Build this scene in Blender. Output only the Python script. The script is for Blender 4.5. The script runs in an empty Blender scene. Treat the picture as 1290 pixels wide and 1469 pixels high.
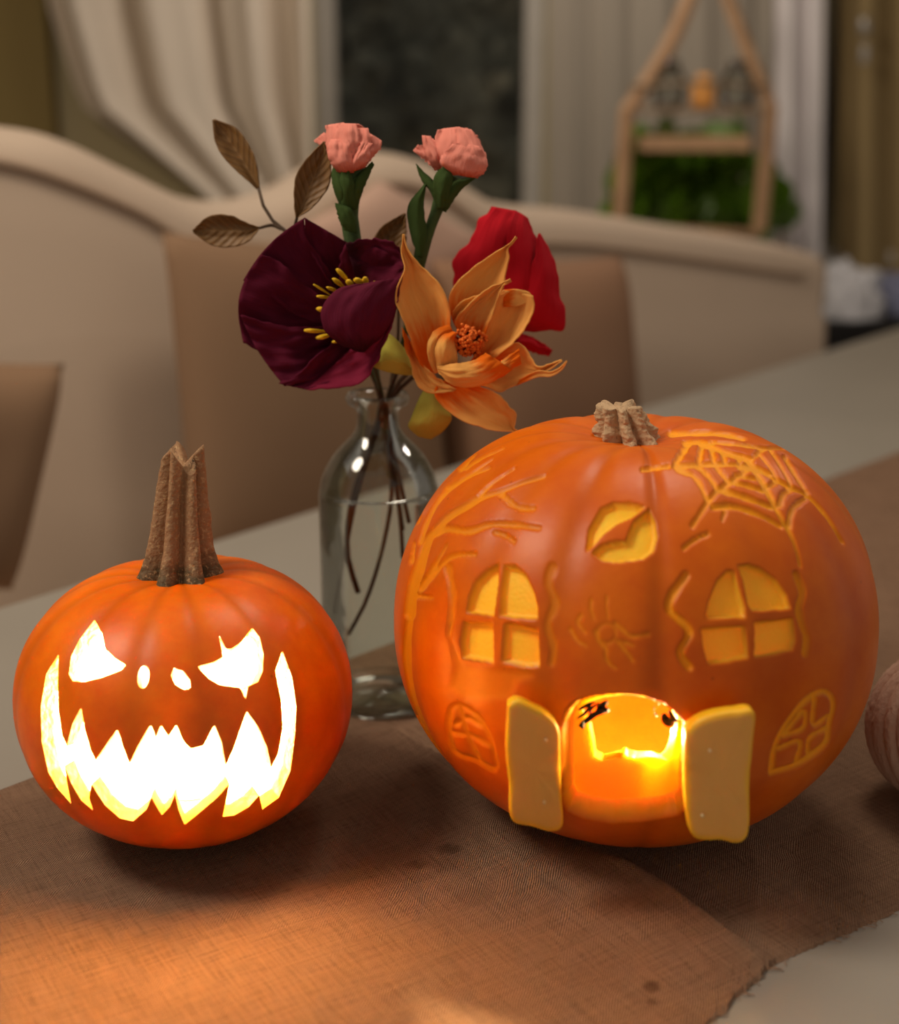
import bpy, bmesh, math, random
import numpy as np
from mathutils import Vector, noise as mnoise

# ------------------------------------------------------------------ camera
C = bpy.context.scene.collection
SC = bpy.context.scene
TABLE_Z = 0.75
CAMH = 0.444
F = 2000.0
PITCH = math.radians(16.0)
CAM = np.array([0.0, 0.0, TABLE_Z + CAMH])
cd = bpy.data.cameras.new('camera'); cam = bpy.data.objects.new('camera', cd); C.objects.link(cam)
cam.location = CAM; cam.rotation_euler = (math.pi/2 - PITCH, 0, 0)
cd.sensor_fit = 'VERTICAL'; cd.sensor_height = 24; cd.lens = F/1469*24
cd.clip_start = .02; cd.clip_end = 50
cd.dof.use_dof = True; cd.dof.focus_distance = 0.86; cd.dof.aperture_fstop = 2.4
SC.camera = cam

# ------------------------------------------------------------------ world, lamps, exposure
w = bpy.data.worlds.new('world'); SC.world = w; w.use_nodes = True
w.node_tree.nodes['Background'].inputs[0].default_value = (1.0, .86, .72, 1)
w.node_tree.nodes['Background'].inputs[1].default_value = 0.30

def area(name, loc, size, energy, col, target):
    l = bpy.data.lights.new(name, 'AREA'); l.shape = 'DISK'; l.size = size; l.energy = energy; l.color = col
    o = bpy.data.objects.new(name, l); C.objects.link(o); o.location = loc
    o.rotation_euler = (Vector(target)-Vector(loc)).to_track_quat('-Z', 'Y').to_euler()
    return o
area('ceiling_lamp', (0.35, 1.45, 2.45), .45, 8, (1, .86, .70), (0.2, 1.0, .75))
area('room_lamp', (-1.2, .6, 2.4), .6, 27, (1, .86, .70), (0.25, 2.0, .9))
area('window_wall_fill', (0.1, 3.3, 2.45), .5, 9, (1, .88, .76), (0.2, 4.1, 1.0))  # fill light added to brighten the curtains and window wall
area('spot_lamp', (1.5, 2.3, 2.2), .05, 2.5, (1, .88, .78), (0.1, 1.0, .9))
SC.view_settings.view_transform = 'Standard'; SC.view_settings.look = 'None'
SC.view_settings.gamma = 1; SC.view_settings.use_curve_mapping = False
SC.view_settings.exposure = 0.0

# ------------------------------------------------------------------ helpers
cp, sp_ = math.cos(PITCH), math.sin(PITCH)
def ray(px, py):
    u = (px-645.0)/F; v = (734.5-py)/F
    return np.array([u, cp+v*sp_, -sp_+v*cp])
def G(px, py, y):                      # world point seen at a pixel, at depth y
    d = ray(px, py); return CAM + d*(y/d[1])
def T(px, py, z=TABLE_Z):              # on the table plane
    d = ray(px, py); return CAM + d*((z-CAM[2])/d[2])
def project(P):
    q = P-CAM
    zc = q[..., 1]*cp - q[..., 2]*sp_
    yc = q[..., 1]*sp_ + q[..., 2]*cp
    return 645+F*q[..., 0]/zc, 734.5-F*yc/zc

def mesh_obj(name, verts, faces, mat, parent=None, smooth=True, uv=None, attrs=None, mats=None, midx=None):
    me = bpy.data.meshes.new(name)
    verts = np.asarray(verts, dtype=np.float32)
    if isinstance(faces, np.ndarray):
        me.vertices.add(len(verts)); me.vertices.foreach_set('co', verts.ravel())
        n = len(faces); k = faces.shape[1]
        me.loops.add(n*k); me.loops.foreach_set('vertex_index', faces.astype(np.int32).ravel())
        me.polygons.add(n); me.polygons.foreach_set('loop_start', np.arange(0, n*k, k, dtype=np.int32))
        me.update(calc_edges=True)
    else:
        me.from_pydata([tuple(map(float, v)) for v in verts], [], faces); me.update()
    if smooth: me.polygons.foreach_set('use_smooth', np.ones(len(me.polygons), dtype=bool))
    if midx is not None: me.polygons.foreach_set('material_index', np.asarray(midx, dtype=np.int32))
    if uv is not None:
        l = me.uv_layers.new(name='UVMap')
        vi = np.zeros(len(me.loops), dtype=np.int32); me.loops.foreach_get('vertex_index', vi)
        l.data.foreach_set('uv', np.asarray(uv, dtype=np.float32)[vi].ravel())
    for k_, a in (attrs or {}).items():
        at = me.attributes.new(k_, 'FLOAT', 'POINT'); at.data.foreach_set('value', np.asarray(a, dtype=np.float32))
    for m in (mats or [mat]): me.materials.append(m)
    o = bpy.data.objects.new(name, me); C.objects.link(o)
    if parent is not None:
        o.parent = parent
        me.transform(parent_inv(parent))
    return o
def parent_inv(p):
    from mathutils import Matrix
    loc = Vector((0, 0, 0)); q = p
    while q is not None: loc += q.location; q = q.parent
    return Matrix.Translation(-loc)
def tag(o, label=None, cat=None, group=None, kind=None):
    if label: o['label'] = label
    if cat: o['category'] = cat
    if group: o['group'] = group
    if kind: o['kind'] = kind
    return o
def thing(name, label, cat, loc, group=None):
    o = bpy.data.objects.new(name, None); C.objects.link(o); o.location = Vector([float(v) for v in loc])
    o.empty_display_size = .02
    return tag(o, label, cat, group)

class MB:
    """collects shapes in world space into one mesh"""
    def __init__(s): s.v = []; s.f = []
    def add(s, v, f):
        n = len(s.v); s.v += [tuple(map(float, p)) for p in v]; s.f += [tuple(i+n for i in q) for q in f]; return s
    def box(s, c, size, rz=0, bev=0):
        hx, hy, hz = [q/2 for q in size]; b = min(bev, hx*.9, hy*.9, hz*.9)
        cr, sr = math.cos(rz), math.sin(rz)
        bm = bmesh.new(); bmesh.ops.create_cube(bm, size=1)
        for v in bm.verts: v.co = Vector((v.co.x*2*hx, v.co.y*2*hy, v.co.z*2*hz))
        if b > 0: bmesh.ops.bevel(bm, geom=list(bm.edges), offset=b, segments=2, profile=.5, affect='EDGES')
        bm.verts.index_update()
        V = [(c[0]+v.co.x*cr-v.co.y*sr, c[1]+v.co.x*sr+v.co.y*cr, c[2]+v.co.z) for v in bm.verts]
        Fc = [[v.index for v in f.verts] for f in bm.faces]; bm.free()
        return s.add(V, Fc)
    def tube(s, pts, rad, seg=8, cap=True, ell=None):
        pts = [np.array(p, float) for p in pts]; n = len(pts)
        rr = rad if hasattr(rad, '__len__') else [rad]*n
        V = []; up = np.array([0.13, .2, 1.0])
        prev = None
        for i, p in enumerate(pts):
            t = pts[min(i+1, n-1)]-pts[max(i-1, 0)]; t = t/(np.linalg.norm(t)+1e-12)
            if prev is None:
                a = np.cross(t, up if abs(t @ up)/1.03 < .95 else np.array([1, 0, 0.])); a /= np.linalg.norm(a)
            else:
                a = prev-t*(prev @ t); a /= np.linalg.norm(a)+1e-12
            prev = a; b = np.cross(t, a)
            for k in range(seg):
                an = 2*math.pi*k/seg
                V.append(p+rr[i]*(a*math.cos(an)+b*math.sin(an)*(ell or 1)))
        Fc = []
        for i in range(n-1):
            for k in range(seg):
                k2 = (k+1) % seg
                Fc.append((i*seg+k, i*seg+k2, (i+1)*seg+k2, (i+1)*seg+k))
        if cap: Fc.append(tuple(range(seg))[::-1]); Fc.append(tuple((n-1)*seg+k for k in range(seg)))
        return s.add(V, Fc)
    def build(s, name, mat, parent=None, smooth=True):
        return mesh_obj(name, s.v, s.f, mat, parent, smooth)

def resample(pts, n):
    """Catmull-Rom through points, n samples by arc length"""
    P = np.array(pts, float)
    if len(P) == 2:
        return P[0]+(P[1]-P[0])*np.linspace(0, 1, n)[:, None]
    Q = np.vstack([2*P[0]-P[1], P, 2*P[-1]-P[-2]]); out = []
    for i in range(1, len(Q)-2):
        for t in np.linspace(0, 1, 12, endpoint=False):
            a, b, c, d = Q[i-1], Q[i], Q[i+1], Q[i+2]
            out.append(.5*((2*b)+(-a+c)*t+(2*a-5*b+4*c-d)*t*t+(-a+3*b-3*c+d)*t**3))
    out.append(P[-1]); out = np.array(out)
    L = np.concatenate([[0], np.cumsum(np.linalg.norm(np.diff(out[:, :2], axis=0), axis=1)+1e-9)])
    s = np.linspace(0, L[-1], n)
    return np.stack([np.interp(s, L, out[:, k]) for k in range(out.shape[1])], 1)

# ------------------------------------------------------------------ materials
def lin(c):
    return tuple(((v/255)/12.92 if v/255 <= .04045 else ((v/255+.055)/1.055)**2.4) for v in c)+(1,)
class NT:
    def __init__(s, name):
        s.m = bpy.data.materials.new(name); s.m.use_nodes = True; s.t = s.m.node_tree; s.n = s.t.nodes; s.l = s.t.links
        s.b = s.n['Principled BSDF']
    def node(s, ty, **kw):
        n = s.n.new(ty)
        for k, v in kw.items():
            if k.startswith('i_'):
                key = k[2:]; key = int(key) if key.isdigit() else key.replace('_', ' ')
                n.inputs[key].default_value = v
            else: setattr(n, k, v)
        return n
    def link(s, a, b): s.l.new(a, b)
    def noise(s, scale, detail=3, vec=None, rough=.5):
        n = s.node('ShaderNodeTexNoise'); n.inputs['Scale'].default_value = scale; n.inputs['Detail'].default_value = detail
        n.inputs['Roughness'].default_value = rough
        if vec is not None: s.link(vec, n.inputs['Vector'])
        return n.outputs['Fac']
    def ramp(s, fac, stops):
        r = s.node('ShaderNodeValToRGB'); e = r.color_ramp.elements
        while len(e) < len(stops): e.new(.5)
        for q, (p, c) in zip(e, stops): q.position = p; q.color = c
        s.link(fac, r.inputs[0]); return r.outputs[0]
    def mix(s, fac, a, b, mode='MIX'):
        m = s.node('ShaderNodeMix'); m.data_type = 'RGBA'; m.blend_type = mode
        for sock, v in ((m.inputs[0], fac), (m.inputs[6], a), (m.inputs[7], b)):
            if isinstance(v, (int, float, tuple)): sock.default_value = v
            else: s.link(v, sock)
        return m.outputs[2]
    def math(s, op, a, b=0.0, clamp=False):
        m = s.node('ShaderNodeMath'); m.operation = op; m.use_clamp = clamp
        for sock, v in ((m.inputs[0], a), (m.inputs[1], b)):
            if isinstance(v, (int, float)): sock.default_value = v
            else: s.link(v, sock)
        return m.outputs[0]
    def bump(s, h, strength=.3, dist=.001, prev=None):
        b = s.node('ShaderNodeBump'); b.inputs['Strength'].default_value = strength; b.inputs['Distance'].default_value = dist
        s.link(h, b.inputs['Height'])
        if prev is not None: s.link(prev, b.inputs['Normal'])
        return b.outputs[0]
    def coord(s, kind='Object', scale=None, rot=None):
        t = s.node('ShaderNodeTexCoord'); o = t.outputs[kind]
        if scale or rot:
            mp = s.node('ShaderNodeMapping')
            if scale: mp.inputs['Scale'].default_value = scale
            if rot: mp.inputs['Rotation'].default_value = rot
            s.link(o, mp.inputs[0]); o = mp.outputs[0]
        return o
    def attr(s, name):
        a = s.node('ShaderNodeAttribute'); a.attribute_name = name; return a.outputs['Fac']
    def set(s, **kw):
        for k, v in kw.items():
            sock = s.b.inputs[k.replace('_', ' ')]
            if isinstance(v, (int, float, tuple)): sock.default_value = v
            else: s.link(v, sock)
        return s.m
def plain(name, rgb, rough=.6, var=.12, scale=30, bump=0, spec=.4, sss=0, **kw):
    n = NT(name); co = n.coord('Object')
    c = lin(rgb); d = tuple(v*(1-var) for v in c[:3])+(1,); e = tuple(min(1, v*(1+var)) for v in c[:3])+(1,)
    col = n.ramp(n.noise(scale, 4, co), [(.3, d), (.7, e)])
    n.set(Base_Color=col, Roughness=rough, Specular_IOR_Level=spec, **kw)
    if bump: n.set(Normal=n.bump(n.noise(scale*4, 3, co), bump, .002))
    return n.m
def skin_mat(name, c_dark, c_light, c_peel, c_deep, sss, rough=.40):
    n = NT(name); co = n.coord('Object')
    base = n.mix(n.ramp(n.noise(26, 5, co, .6), [(.35, (0, 0, 0, 1)), (.65, (1, 1, 1, 1))]), c_dark, c_light)
    sk = n.noise(90, 3, n.coord('Object', (1, 1, .12)))
    base = n.mix(n.math('MULTIPLY', sk, .25), base, c_dark)
    vo = n.node('ShaderNodeTexVoronoi'); vo.inputs['Scale'].default_value = 75; n.link(co, vo.inputs['Vector'])
    speck = n.math('LESS_THAN', vo.outputs['Distance'], .075)
    speck = n.math('MULTIPLY', speck, n.math('GREATER_THAN', n.noise(17, 2, co), .56))
    base = n.mix(n.math('MULTIPLY', speck, .45), base, tuple(v*.45 for v in c_dark[:3])+(1,))
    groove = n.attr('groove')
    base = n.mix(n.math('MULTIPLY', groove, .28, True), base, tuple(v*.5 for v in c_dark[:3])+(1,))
    streak = n.noise(260, 2, n.coord('Object', (1, 1, .2)))
    pc = n.mix(n.math('MULTIPLY', streak, .35), c_peel, tuple(v*.75 for v in c_peel[:3])+(1,))
    col = n.mix(n.attr('peel'), base, pc)
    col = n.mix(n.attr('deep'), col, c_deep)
    rg = n.math('ADD', n.math('MULTIPLY', n.attr('peel'), .15), rough)
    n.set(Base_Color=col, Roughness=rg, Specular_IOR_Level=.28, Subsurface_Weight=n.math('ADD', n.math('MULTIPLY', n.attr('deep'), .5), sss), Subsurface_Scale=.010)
    n.b.inputs['Subsurface Radius'].default_value = (1.0, .78, .2)
    nb = n.bump(n.noise(160, 3, co), .12, .001)
    nb = n.bump(n.math('MULTIPLY', n.noise(500, 2, co), n.attr('peel')), .5, .0008, nb)
    n.set(Normal=nb); return n.m
def flesh_mat(name, col, sss):
    n = NT(name); co = n.coord('Object')
    c = n.mix(n.noise(60, 4, co), col, tuple(v*.72 for v in col[:3])+(1,))
    n.set(Base_Color=c, Roughness=.5, Subsurface_Weight=sss, Subsurface_Scale=.012, Specular_IOR_Level=.3)
    n.b.inputs['Subsurface Radius'].default_value = (1.0, .78, .2)
    n.set(Normal=n.bump(n.noise(240, 3, co), .5, .001)); return n.m
def paper(name, c1, c2, streak=120, base=None, basepos=.35, trans=.0):
    """crepe paper: fine streaks that run along the petal (v of the uv map)"""
    n = NT(name); uv = n.coord('UV', (streak, 3, 1))
    st = n.noise(1.0, 3, uv, .6)
    c = n.mix(st, c1, c2)
    if base is not None:
        sx = n.node('ShaderNodeSeparateXYZ'); n.link(n.coord('UV'), sx.inputs[0])
        e = n.math('ADD', sx.outputs[1], n.math('MULTIPLY', n.math('SUBTRACT', n.noise(1, 3, n.coord('UV', (14, 5, 1))), .5), .38))
        mr = n.node('ShaderNodeMapRange'); mr.inputs[1].default_value = basepos-.12; mr.inputs[2].default_value = basepos+.12
        mr.inputs[3].default_value = 1; mr.inputs[4].default_value = 0; n.link(e, mr.inputs[0])
        c = n.mix(mr.outputs[0], c, base)
    n.set(Base_Color=c, Roughness=.85, Specular_IOR_Level=.15)
    n.set(Normal=n.bump(st, .55, .0012))
    if trans:
        tr = n.node('ShaderNodeBsdfTranslucent'); n.link(c, tr.inputs[0])
        ms = n.node('ShaderNodeMixShader'); ms.inputs[0].default_value = trans
        n.link(n.b.outputs[0], ms.inputs[1]); n.link(tr.outputs[0], ms.inputs[2])
        n.link(ms.outputs[0], n.n['Material Output'].inputs[0])
    return n.m
def glass_mat(name, tint, ior_mix=.9, power=1.0):
    n = NT(name)
    tr = n.node('ShaderNodeBsdfTransparent'); tr.inputs[0].default_value = tint
    gl = n.node('ShaderNodeBsdfGlossy'); gl.inputs['Roughness'].default_value = .04
    fr = n.node('ShaderNodeFresnel'); fr.inputs[0].default_value = 1.5
    ms = n.node('ShaderNodeMixShader'); n.link(n.math('MULTIPLY', fr.outputs[0], ior_mix), ms.inputs[0])
    n.link(tr.outputs[0], ms.inputs[1]); n.link(gl.outputs[0], ms.inputs[2]); n.link(ms.outputs[0], n.n['Material Output'].inputs[0])
    if name.startswith('bottle'):
        wv = n.noise(26, 2, n.coord('Object')); n.link(n.bump(wv, .25, .004), gl.inputs['Normal'])
    return n.m
def cloth_mat(name, rgb, var=.1, scale=12, weave=700, rough=.95):
    n = NT(name); co = n.coord('Object'); c = lin(rgb)
    col = n.mix(n.noise(scale, 4, co), tuple(v*(1-var) for v in c[:3])+(1,), tuple(v*(1+var) for v in c[:3])+(1,))
    n.set(Base_Color=col, Roughness=rough, Specular_IOR_Level=.15, Normal=n.bump(n.noise(weave, 2, co), .3, .001)); return n.m

# ------------------------------------------------------------------ the setting
wallm = cloth_mat('wall_paint', (178, 164, 128), .06, 2, 60)
def quad(name, pts, mat, label=None):
    o = mesh_obj(name, pts, [(0, 1, 2, 3)], mat, None, False); o['kind'] = 'structure'; return o
floorm = NT('wood_floor'); fc = floorm.coord('Object', (1, 12, 1)); floorm.set(Base_Color=floorm.mix(floorm.noise(3, 5, fc), lin((92, 66, 44)), lin((120, 90, 62))), Roughness=.5)
mb = MB().box((0.5, 1.5, -.03), (6.4, 6.4, .06)); o = mb.build('floor', floorm.m, None, False); o['kind'] = 'structure'
WY = 4.3     # the window wall
# wall with the window opening: four pieces in one mesh
wx0 = G(452, 100, WY)[0]; wx1 = G(782, 100, WY)[0]; wz0 = .80; wz1 = 2.15
x_a, x_b = -2.7, 3.7
mb = MB()
for (x0, x1, z0, z1) in ((x_a, wx0, 0, 2.6), (wx1, x_b, 0, 2.6), (wx0, wx1, 0, wz0), (wx0, wx1, wz1, 2.6)):
    mb.box(((x0+x1)/2, WY+.09, (z0+z1)/2), (x1-x0, .18, z1-z0))
o = mb.build('wall_back', wallm, None, False); o['kind'] = 'structure'
o = MB().box((x_a-.05, 2.1, 1.3), (.1, 4.5, 2.6)).build('wall_left', wallm, None, False); o['kind'] = 'structure'
ceilm = cloth_mat('ceiling_paint', (205, 195, 175), .04, 2, 60)
mb = MB().box((0.5, 3.2, 2.64), (6.4, 2.4, .06)); o = mb.build('ceiling', ceilm, None, False); o['kind'] = 'structure'
framem = plain('window_paint', (176, 170, 160), .5, .05, 8)
win = thing('window_1', None, None, ((wx0+wx1)/2, WY+.02, wz0)); win['kind'] = 'structure'
for (cx, cz, sx, sz) in ((wx0+.03, (wz0+wz1)/2, .06, wz1-wz0), (wx1-.03, (wz0+wz1)/2, .06, wz1-wz0), ((wx0+wx1)/2, wz0+.03, wx1-wx0-.12, .06), ((wx0+wx1)/2, wz1-.03, wx1-wx0-.12, .06)):
    MB().box((cx, WY+.05, cz), (sx, .08, sz), 0, .006).build('window_frame', framem, win, False)
MB().box(((wx0+wx1)/2, WY+.06, (wz0+wz1)/2), (wx1-wx0-.12, .006, wz1-wz0-.12)).build('pane', glass_mat('pane_glass', (.85, .87, .85, 1), .25), win, False)
MB().box(((wx0+wx1)/2+.6, WY-.06, wz0-.02), (wx1-wx0+1.7, .16, .04), 0, .008).build('window_sill', framem, win, False)
# hedge in the dark garden
hn = NT('hedge_leaves'); hc = hn.coord('Object')
hn.set(Base_Color=hn.ramp(hn.noise(4.5, 4, hc), [(.38, lin((84, 84, 80))), (.55, lin((128, 124, 114))), (.75, lin((180, 168, 150)))]), Roughness=.9)
rng = random.Random(4); mb = MB()
for i in range(1500):
    c = np.array([rng.uniform(wx0-.6, wx1+.6), WY+.6+rng.uniform(-.08, .3), rng.uniform(.2, 2.3)])
    a = np.array([rng.gauss(0, 1) for _ in range(3)]); a /= np.linalg.norm(a); b = np.cross(a, [rng.gauss(0, 1) for _ in range(3)]); b /= np.linalg.norm(b)
    s = rng.uniform(.03, .075)
    mb.add([c-a*s, c+b*s*.5, c+a*s, c-b*s*.5], [(0, 1, 2, 3)])
mb.box((0, WY+1.1, 1.1), (3.6, .3, 2.6))
hedge = mb.build('garden_hedge', hn.m, None, False); tag(hedge, 'dark garden hedge seen through the night window pane', 'hedge', kind='stuff')

# curtains -----------------------------------------------------------------
curt = cloth_mat('curtain_linen', (224, 212, 196), .05, 3, 300)
def curtain(name, ytop, prof, label, mat, folds, amp, group=None, y=WY-.16, shear=None):
    """prof: list of (py, px_left, px_right) rows seen from the camera, hung at depth y; real folds in depth"""
    rows = []; nu, nv = 220, 40
    P = np.array(prof, float)
    V = []
    for j in range(nv):
        py = P[0, 0]+(P[-1, 0]-P[0, 0])*j/(nv-1)
        xl = np.interp(py, P[:, 0], P[:, 1]); xr = np.interp(py, P[:, 0], P[:, 2])
        for i in range(nu):
            u = i/(nu-1)
            ph = 2*math.pi*folds*(u+.03*math.sin(7*u))
            q = G(xl+(xr-xl)*u, py, y)
            q[1] += amp*math.sin(ph)+.3*amp*math.sin(2.3*ph+1)
            q[0] += .25*amp*math.cos(ph)
            V.append(q)
    idx = np.arange(nu*nv).reshape(nv, nu)
    Fc = np.stack([idx[:-1, :-1], idx[:-1, 1:], idx[1:, 1:], idx[1:, :-1]], -1).reshape(-1, 4)
    o = mesh_obj(name, V, Fc, mat)
    m = o.modifiers.new('thickness', 'SOLIDIFY'); m.thickness = .003
    return tag(o, label, 'curtain', group)
curtain('curtain', None, [(-420, 20, 452), (0, 55, 446), (150, 105, 450), (290, 300, 452), (420, 380, 452), (700, 400, 452)], 'pale linen curtain swept diagonally, left of the dark window', curt, 3.7, .075)
sheer = cloth_mat('sheer_voile', (160, 151, 138), .05, 3, 300)
curtain('curtain', None, [(-420, 786, 1128), (800, 786, 1128)], 'grey voile curtain hanging behind the wooden hanging shelf', sheer, 6, .010)
whitec = cloth_mat('curtain_white', (230, 224, 224), .04, 3, 300)
curtain('curtain', None, [(-420, 1112, 1190), (800, 1105, 1176)], 'narrow bright white curtain edge right of the plant', whitec, 2.2, .025, y=WY-.26)
ochre = cloth_mat('curtain_ochre', (150, 130, 92), .06, 3, 300)
curtain('curtain', None, [(-420, 1204, 1480), (800, 1196, 1480)], 'olive brown curtain at the far right edge', ochre, 4, .03)
MB().box((G(1196, 100, WY-.02)[0], WY-.015, 1.3), (.02, .03, 2.6)).build('trim_1', plain('dark_trim', (50, 50, 52), .6), None, False)['kind'] = 'structure'
olive = cloth_mat('blind_olive', (140, 122, 78), .05, 3, 200)
mb = MB().box((G(40, 100, WY-.05)[0]-.18, WY-.05, 1.5), (.50, .04, 1.7)); o = mb.build('window_blind', olive, None, False)
tag(o, 'olive brown blind behind the diagonal curtain in the corner', 'blind')
# small latch on the right curtain side
MB().tube([G(1240, 25, WY-.3), G(1241, 52, WY-.3)], .014, 10).box(G(1240, 78, WY-.3), (.02, .02, .05), 0, .004).build('curtain_holdback', plain('dull_metal', (170, 165, 158), .35, Metallic=.6))
tag(bpy.data.objects['curtain_holdback'], 'small metal holdback on the olive curtain at far right', 'holdback')

# ------------------------------------------------------------------ table and runner
tA = T(0, 870); tB = T(1290, 470)
d2 = (tB-tA)[:2]; d2 /= np.linalg.norm(d2); n2 = np.array([d2[1], -d2[0]])
tn = NT('table_paint'); tc = tn.coord('Object')
tn.set(Base_Color=tn.mix(tn.noise(6, 5, tc), lin((138, 132, 122)), lin((150, 143, 132))), Roughness=.42, Specular_IOR_Level=.4,
       Normal=tn.bump(tn.noise(150, 3, tc), .06, .001))
s0, s1, wd = -.75, 2.75, 1.02
tc0 = tA[:2]+d2*(s0+s1)/2+n2*wd/2; trz = math.atan2(d2[1], d2[0])
table = thing('dining_table', 'pale grey painted dining table under the cloth runner', 'table', (tc0[0], tc0[1], 0))
MB().box((tc0[0], tc0[1], TABLE_Z-.0175), (s1-s0, wd, .035), trz, .005).build('table_top', tn.m, table, False)
for sx in (-1, 1):
    for sy in (-1, 1):
        p = tc0+d2*sx*((s1-s0)/2-.12)+n2*sy*(wd/2-.1)
        MB().box((p[0], p[1], (TABLE_Z-.035)/2), (.07, .07, TABLE_Z-.035), trz, .004).build('leg', tn.m, table, False)
p = tc0; MB().box((p[0], p[1], TABLE_Z-.085), (s1-s0-.2, wd-.16, .1), trz).build('apron', tn.m, table, False)

# runner: a cloth patch between a far and a near edge
far = [T(-420, 1300), T(0, 1136), T(560, 925), T(1290, 650), T(1700, 497)]
far = np.array(far)[:, :2]
near_px = [(1020, 1469), (1112, 1384), (1290, 1308)]
nA, nB, nC_ = [T(*q)[:2] for q in near_px]
dirn = (nC_-nB)/np.linalg.norm(nC_-nB)
near = np.array([nA+(-.42*dirn+np.array([-.10, -.05])), nA+np.array([-.045, -.055]), nA, nB, nC_, nC_+dirn*.9])
NCOL = 650
farR = resample(far, NCOL); 
def edge_resample(P, n):
    out = resample(P, n); return out
_L = np.concatenate([[0], np.cumsum(np.linalg.norm(np.diff(near, axis=0), axis=1))])
_fs = np.linspace(0, 1, NCOL); _kn = np.array([0, .15, .34, .50, .68, 1.0])   # the corners of the cut edge keep their places along the cloth
nearR = np.stack([np.interp(_fs, _kn, near[:, k]) for k in range(2)], 1)
_kf = np.array([0, .18, .36, .50, .68, 1.0]); _fq = np.array([0, .20, .42, .56, .70, 1.0])
farR = np.stack([np.interp(np.interp(_fs, _kn, _fq), np.linspace(0, 1, NCOL), farR[:, k]) for k in range(2)], 1)
for _ in range(8):
    nearR[1:-1] = .25*nearR[:-2]+.5*nearR[1:-1]+.25*nearR[2:]; farR[1:-1] = .25*farR[:-2]+.5*farR[1:-1]+.25*farR[2:]
cr0, cr1 = T(512, 1035)[:2], T(1110, 1388)[:2]; cdir = (cr1-cr0)/np.linalg.norm(cr1-cr0); cn = np.array([-cdir[1], cdir[0]])
nt_ = 340; tt = np.linspace(0, 1, nt_)[:, None, None]
XY = farR[None]*(1-tt)+nearR[None]*tt
# uneven cut edge
jag = np.array([mnoise.noise(Vector((i*.35, 3.1, 0)))*.0012+mnoise.noise(Vector((i*.06, 9.1, 0)))*.002 for i in range(NCOL)])
edgew = np.clip((tt[..., 0]-.93)/.07, 0, 1)
XY = XY+edgew[..., None]*jag[None, :, None]*n2[None, None]
rel = XY-cr0; dist = rel @ cn; along = rel @ cdir
# dist>0 lies to the far/right side of the crease
H = .0016+.0030*np.exp(-(dist/.005)**2)+np.where(dist < 0, .0085*np.exp(-(dist/.06)**2), .0085*np.exp(-(np.abs(dist)/.0045)**1.6))
fadec = np.clip((along+.02)/.06, 0, 1)
H = .0016+(H-.0016)*fadec
# diverging ripples lower left
U_ = (XY[..., 0]+.55); W_ = XY[..., 1]
ang = XY @ (np.array([math.cos(math.radians(28)), math.sin(math.radians(28))]))
rip = np.sin(ang*150+6*np.sin(XY[..., 0]*9))*np.clip((.70-XY[..., 1])/.08, 0, 1)*np.clip((-.08-XY[..., 0])/.06, 0, 1)
H += .0006*(rip+1)*.5
nzv = np.array([mnoise.noise(Vector((x*18, y*18, 0))) for x, y in XY[::6, ::6].reshape(-1, 2)]).reshape(XY[::6, ::6].shape[:2])
nzf = np.kron(nzv, np.ones((6, 6)))[:XY.shape[0], :XY.shape[1]]; assert nzf.shape == XY.shape[:2]
k1 = np.ones(9)/9
nzf = np.apply_along_axis(lambda r: np.convolve(np.pad(r, 4, mode='edge'), k1, 'valid'), 0, nzf)
nzf = np.apply_along_axis(lambda r: np.convolve(np.pad(r, 4, mode='edge'), k1, 'valid'), 1, nzf)
H += .0007*(nzf+.6).clip(0, 2)
flat = np.ones_like(H)
for (cx_, cy_, rr_) in ((-.166, .811, .05), (.115, .825, .05), (-.055, 1.011, .05), (.32, .842, .03)):
    dd = np.hypot(XY[..., 0]-cx_, XY[..., 1]-cy_); flat *= np.clip((dd-rr_)/.03, 0, 1)
H = .0016+(H-.0016)*flat
H = .0016+(H-.0016)*(1-.85*np.clip((tt[..., 0]-.84)/.15, 0, 1))
H[-1, :] = .0002; H[0, :] = .0002
V = np.concatenate([XY, (TABLE_Z+H)[..., None]], -1).reshape(-1, 3)
idx = np.arange(nt_*NCOL).reshape(nt_, NCOL)
Fc = np.stack([idx[:-1, :-1], idx[1:, :-1], idx[1:, 1:], idx[:-1, 1:]], -1).reshape(-1, 4)
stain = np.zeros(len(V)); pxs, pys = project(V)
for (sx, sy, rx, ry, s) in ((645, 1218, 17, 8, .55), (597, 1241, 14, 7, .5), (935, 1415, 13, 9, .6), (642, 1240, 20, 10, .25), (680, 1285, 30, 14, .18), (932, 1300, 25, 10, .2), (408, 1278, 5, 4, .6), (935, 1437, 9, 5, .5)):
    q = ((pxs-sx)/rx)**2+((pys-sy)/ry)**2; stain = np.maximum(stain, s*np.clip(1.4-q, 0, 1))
along_u = V[:, :2] @ dirn; across_v = V[:, :2] @ np.array([dirn[1], -dirn[0]])
rn = NT('burlap_linen'); uvn = rn.coord('UV')
sxyz = rn.node('ShaderNodeSeparateXYZ'); rn.link(uvn, sxyz.inputs[0])
wob = rn.math('MULTIPLY', rn.noise(40, 2, uvn), .004)
th_u = rn.math('SINE', rn.math('MULTIPLY', rn.math('ADD', sxyz.outputs[0], wob), 3400.0))
th_v = rn.math('SINE', rn.math('MULTIPLY', rn.math('ADD', sxyz.outputs[1], wob), 3400.0))
su = rn.noise(1, 3, rn.coord('UV', (620, 30, 1)), .7); sv = rn.noise(1, 3, rn.coord('UV', (30, 620, 1)), .7)
weave = rn.math('ADD', rn.math('MULTIPLY', th_u, th_v), rn.math('MULTIPLY', rn.math('ADD', su, sv), 1.2))
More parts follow.
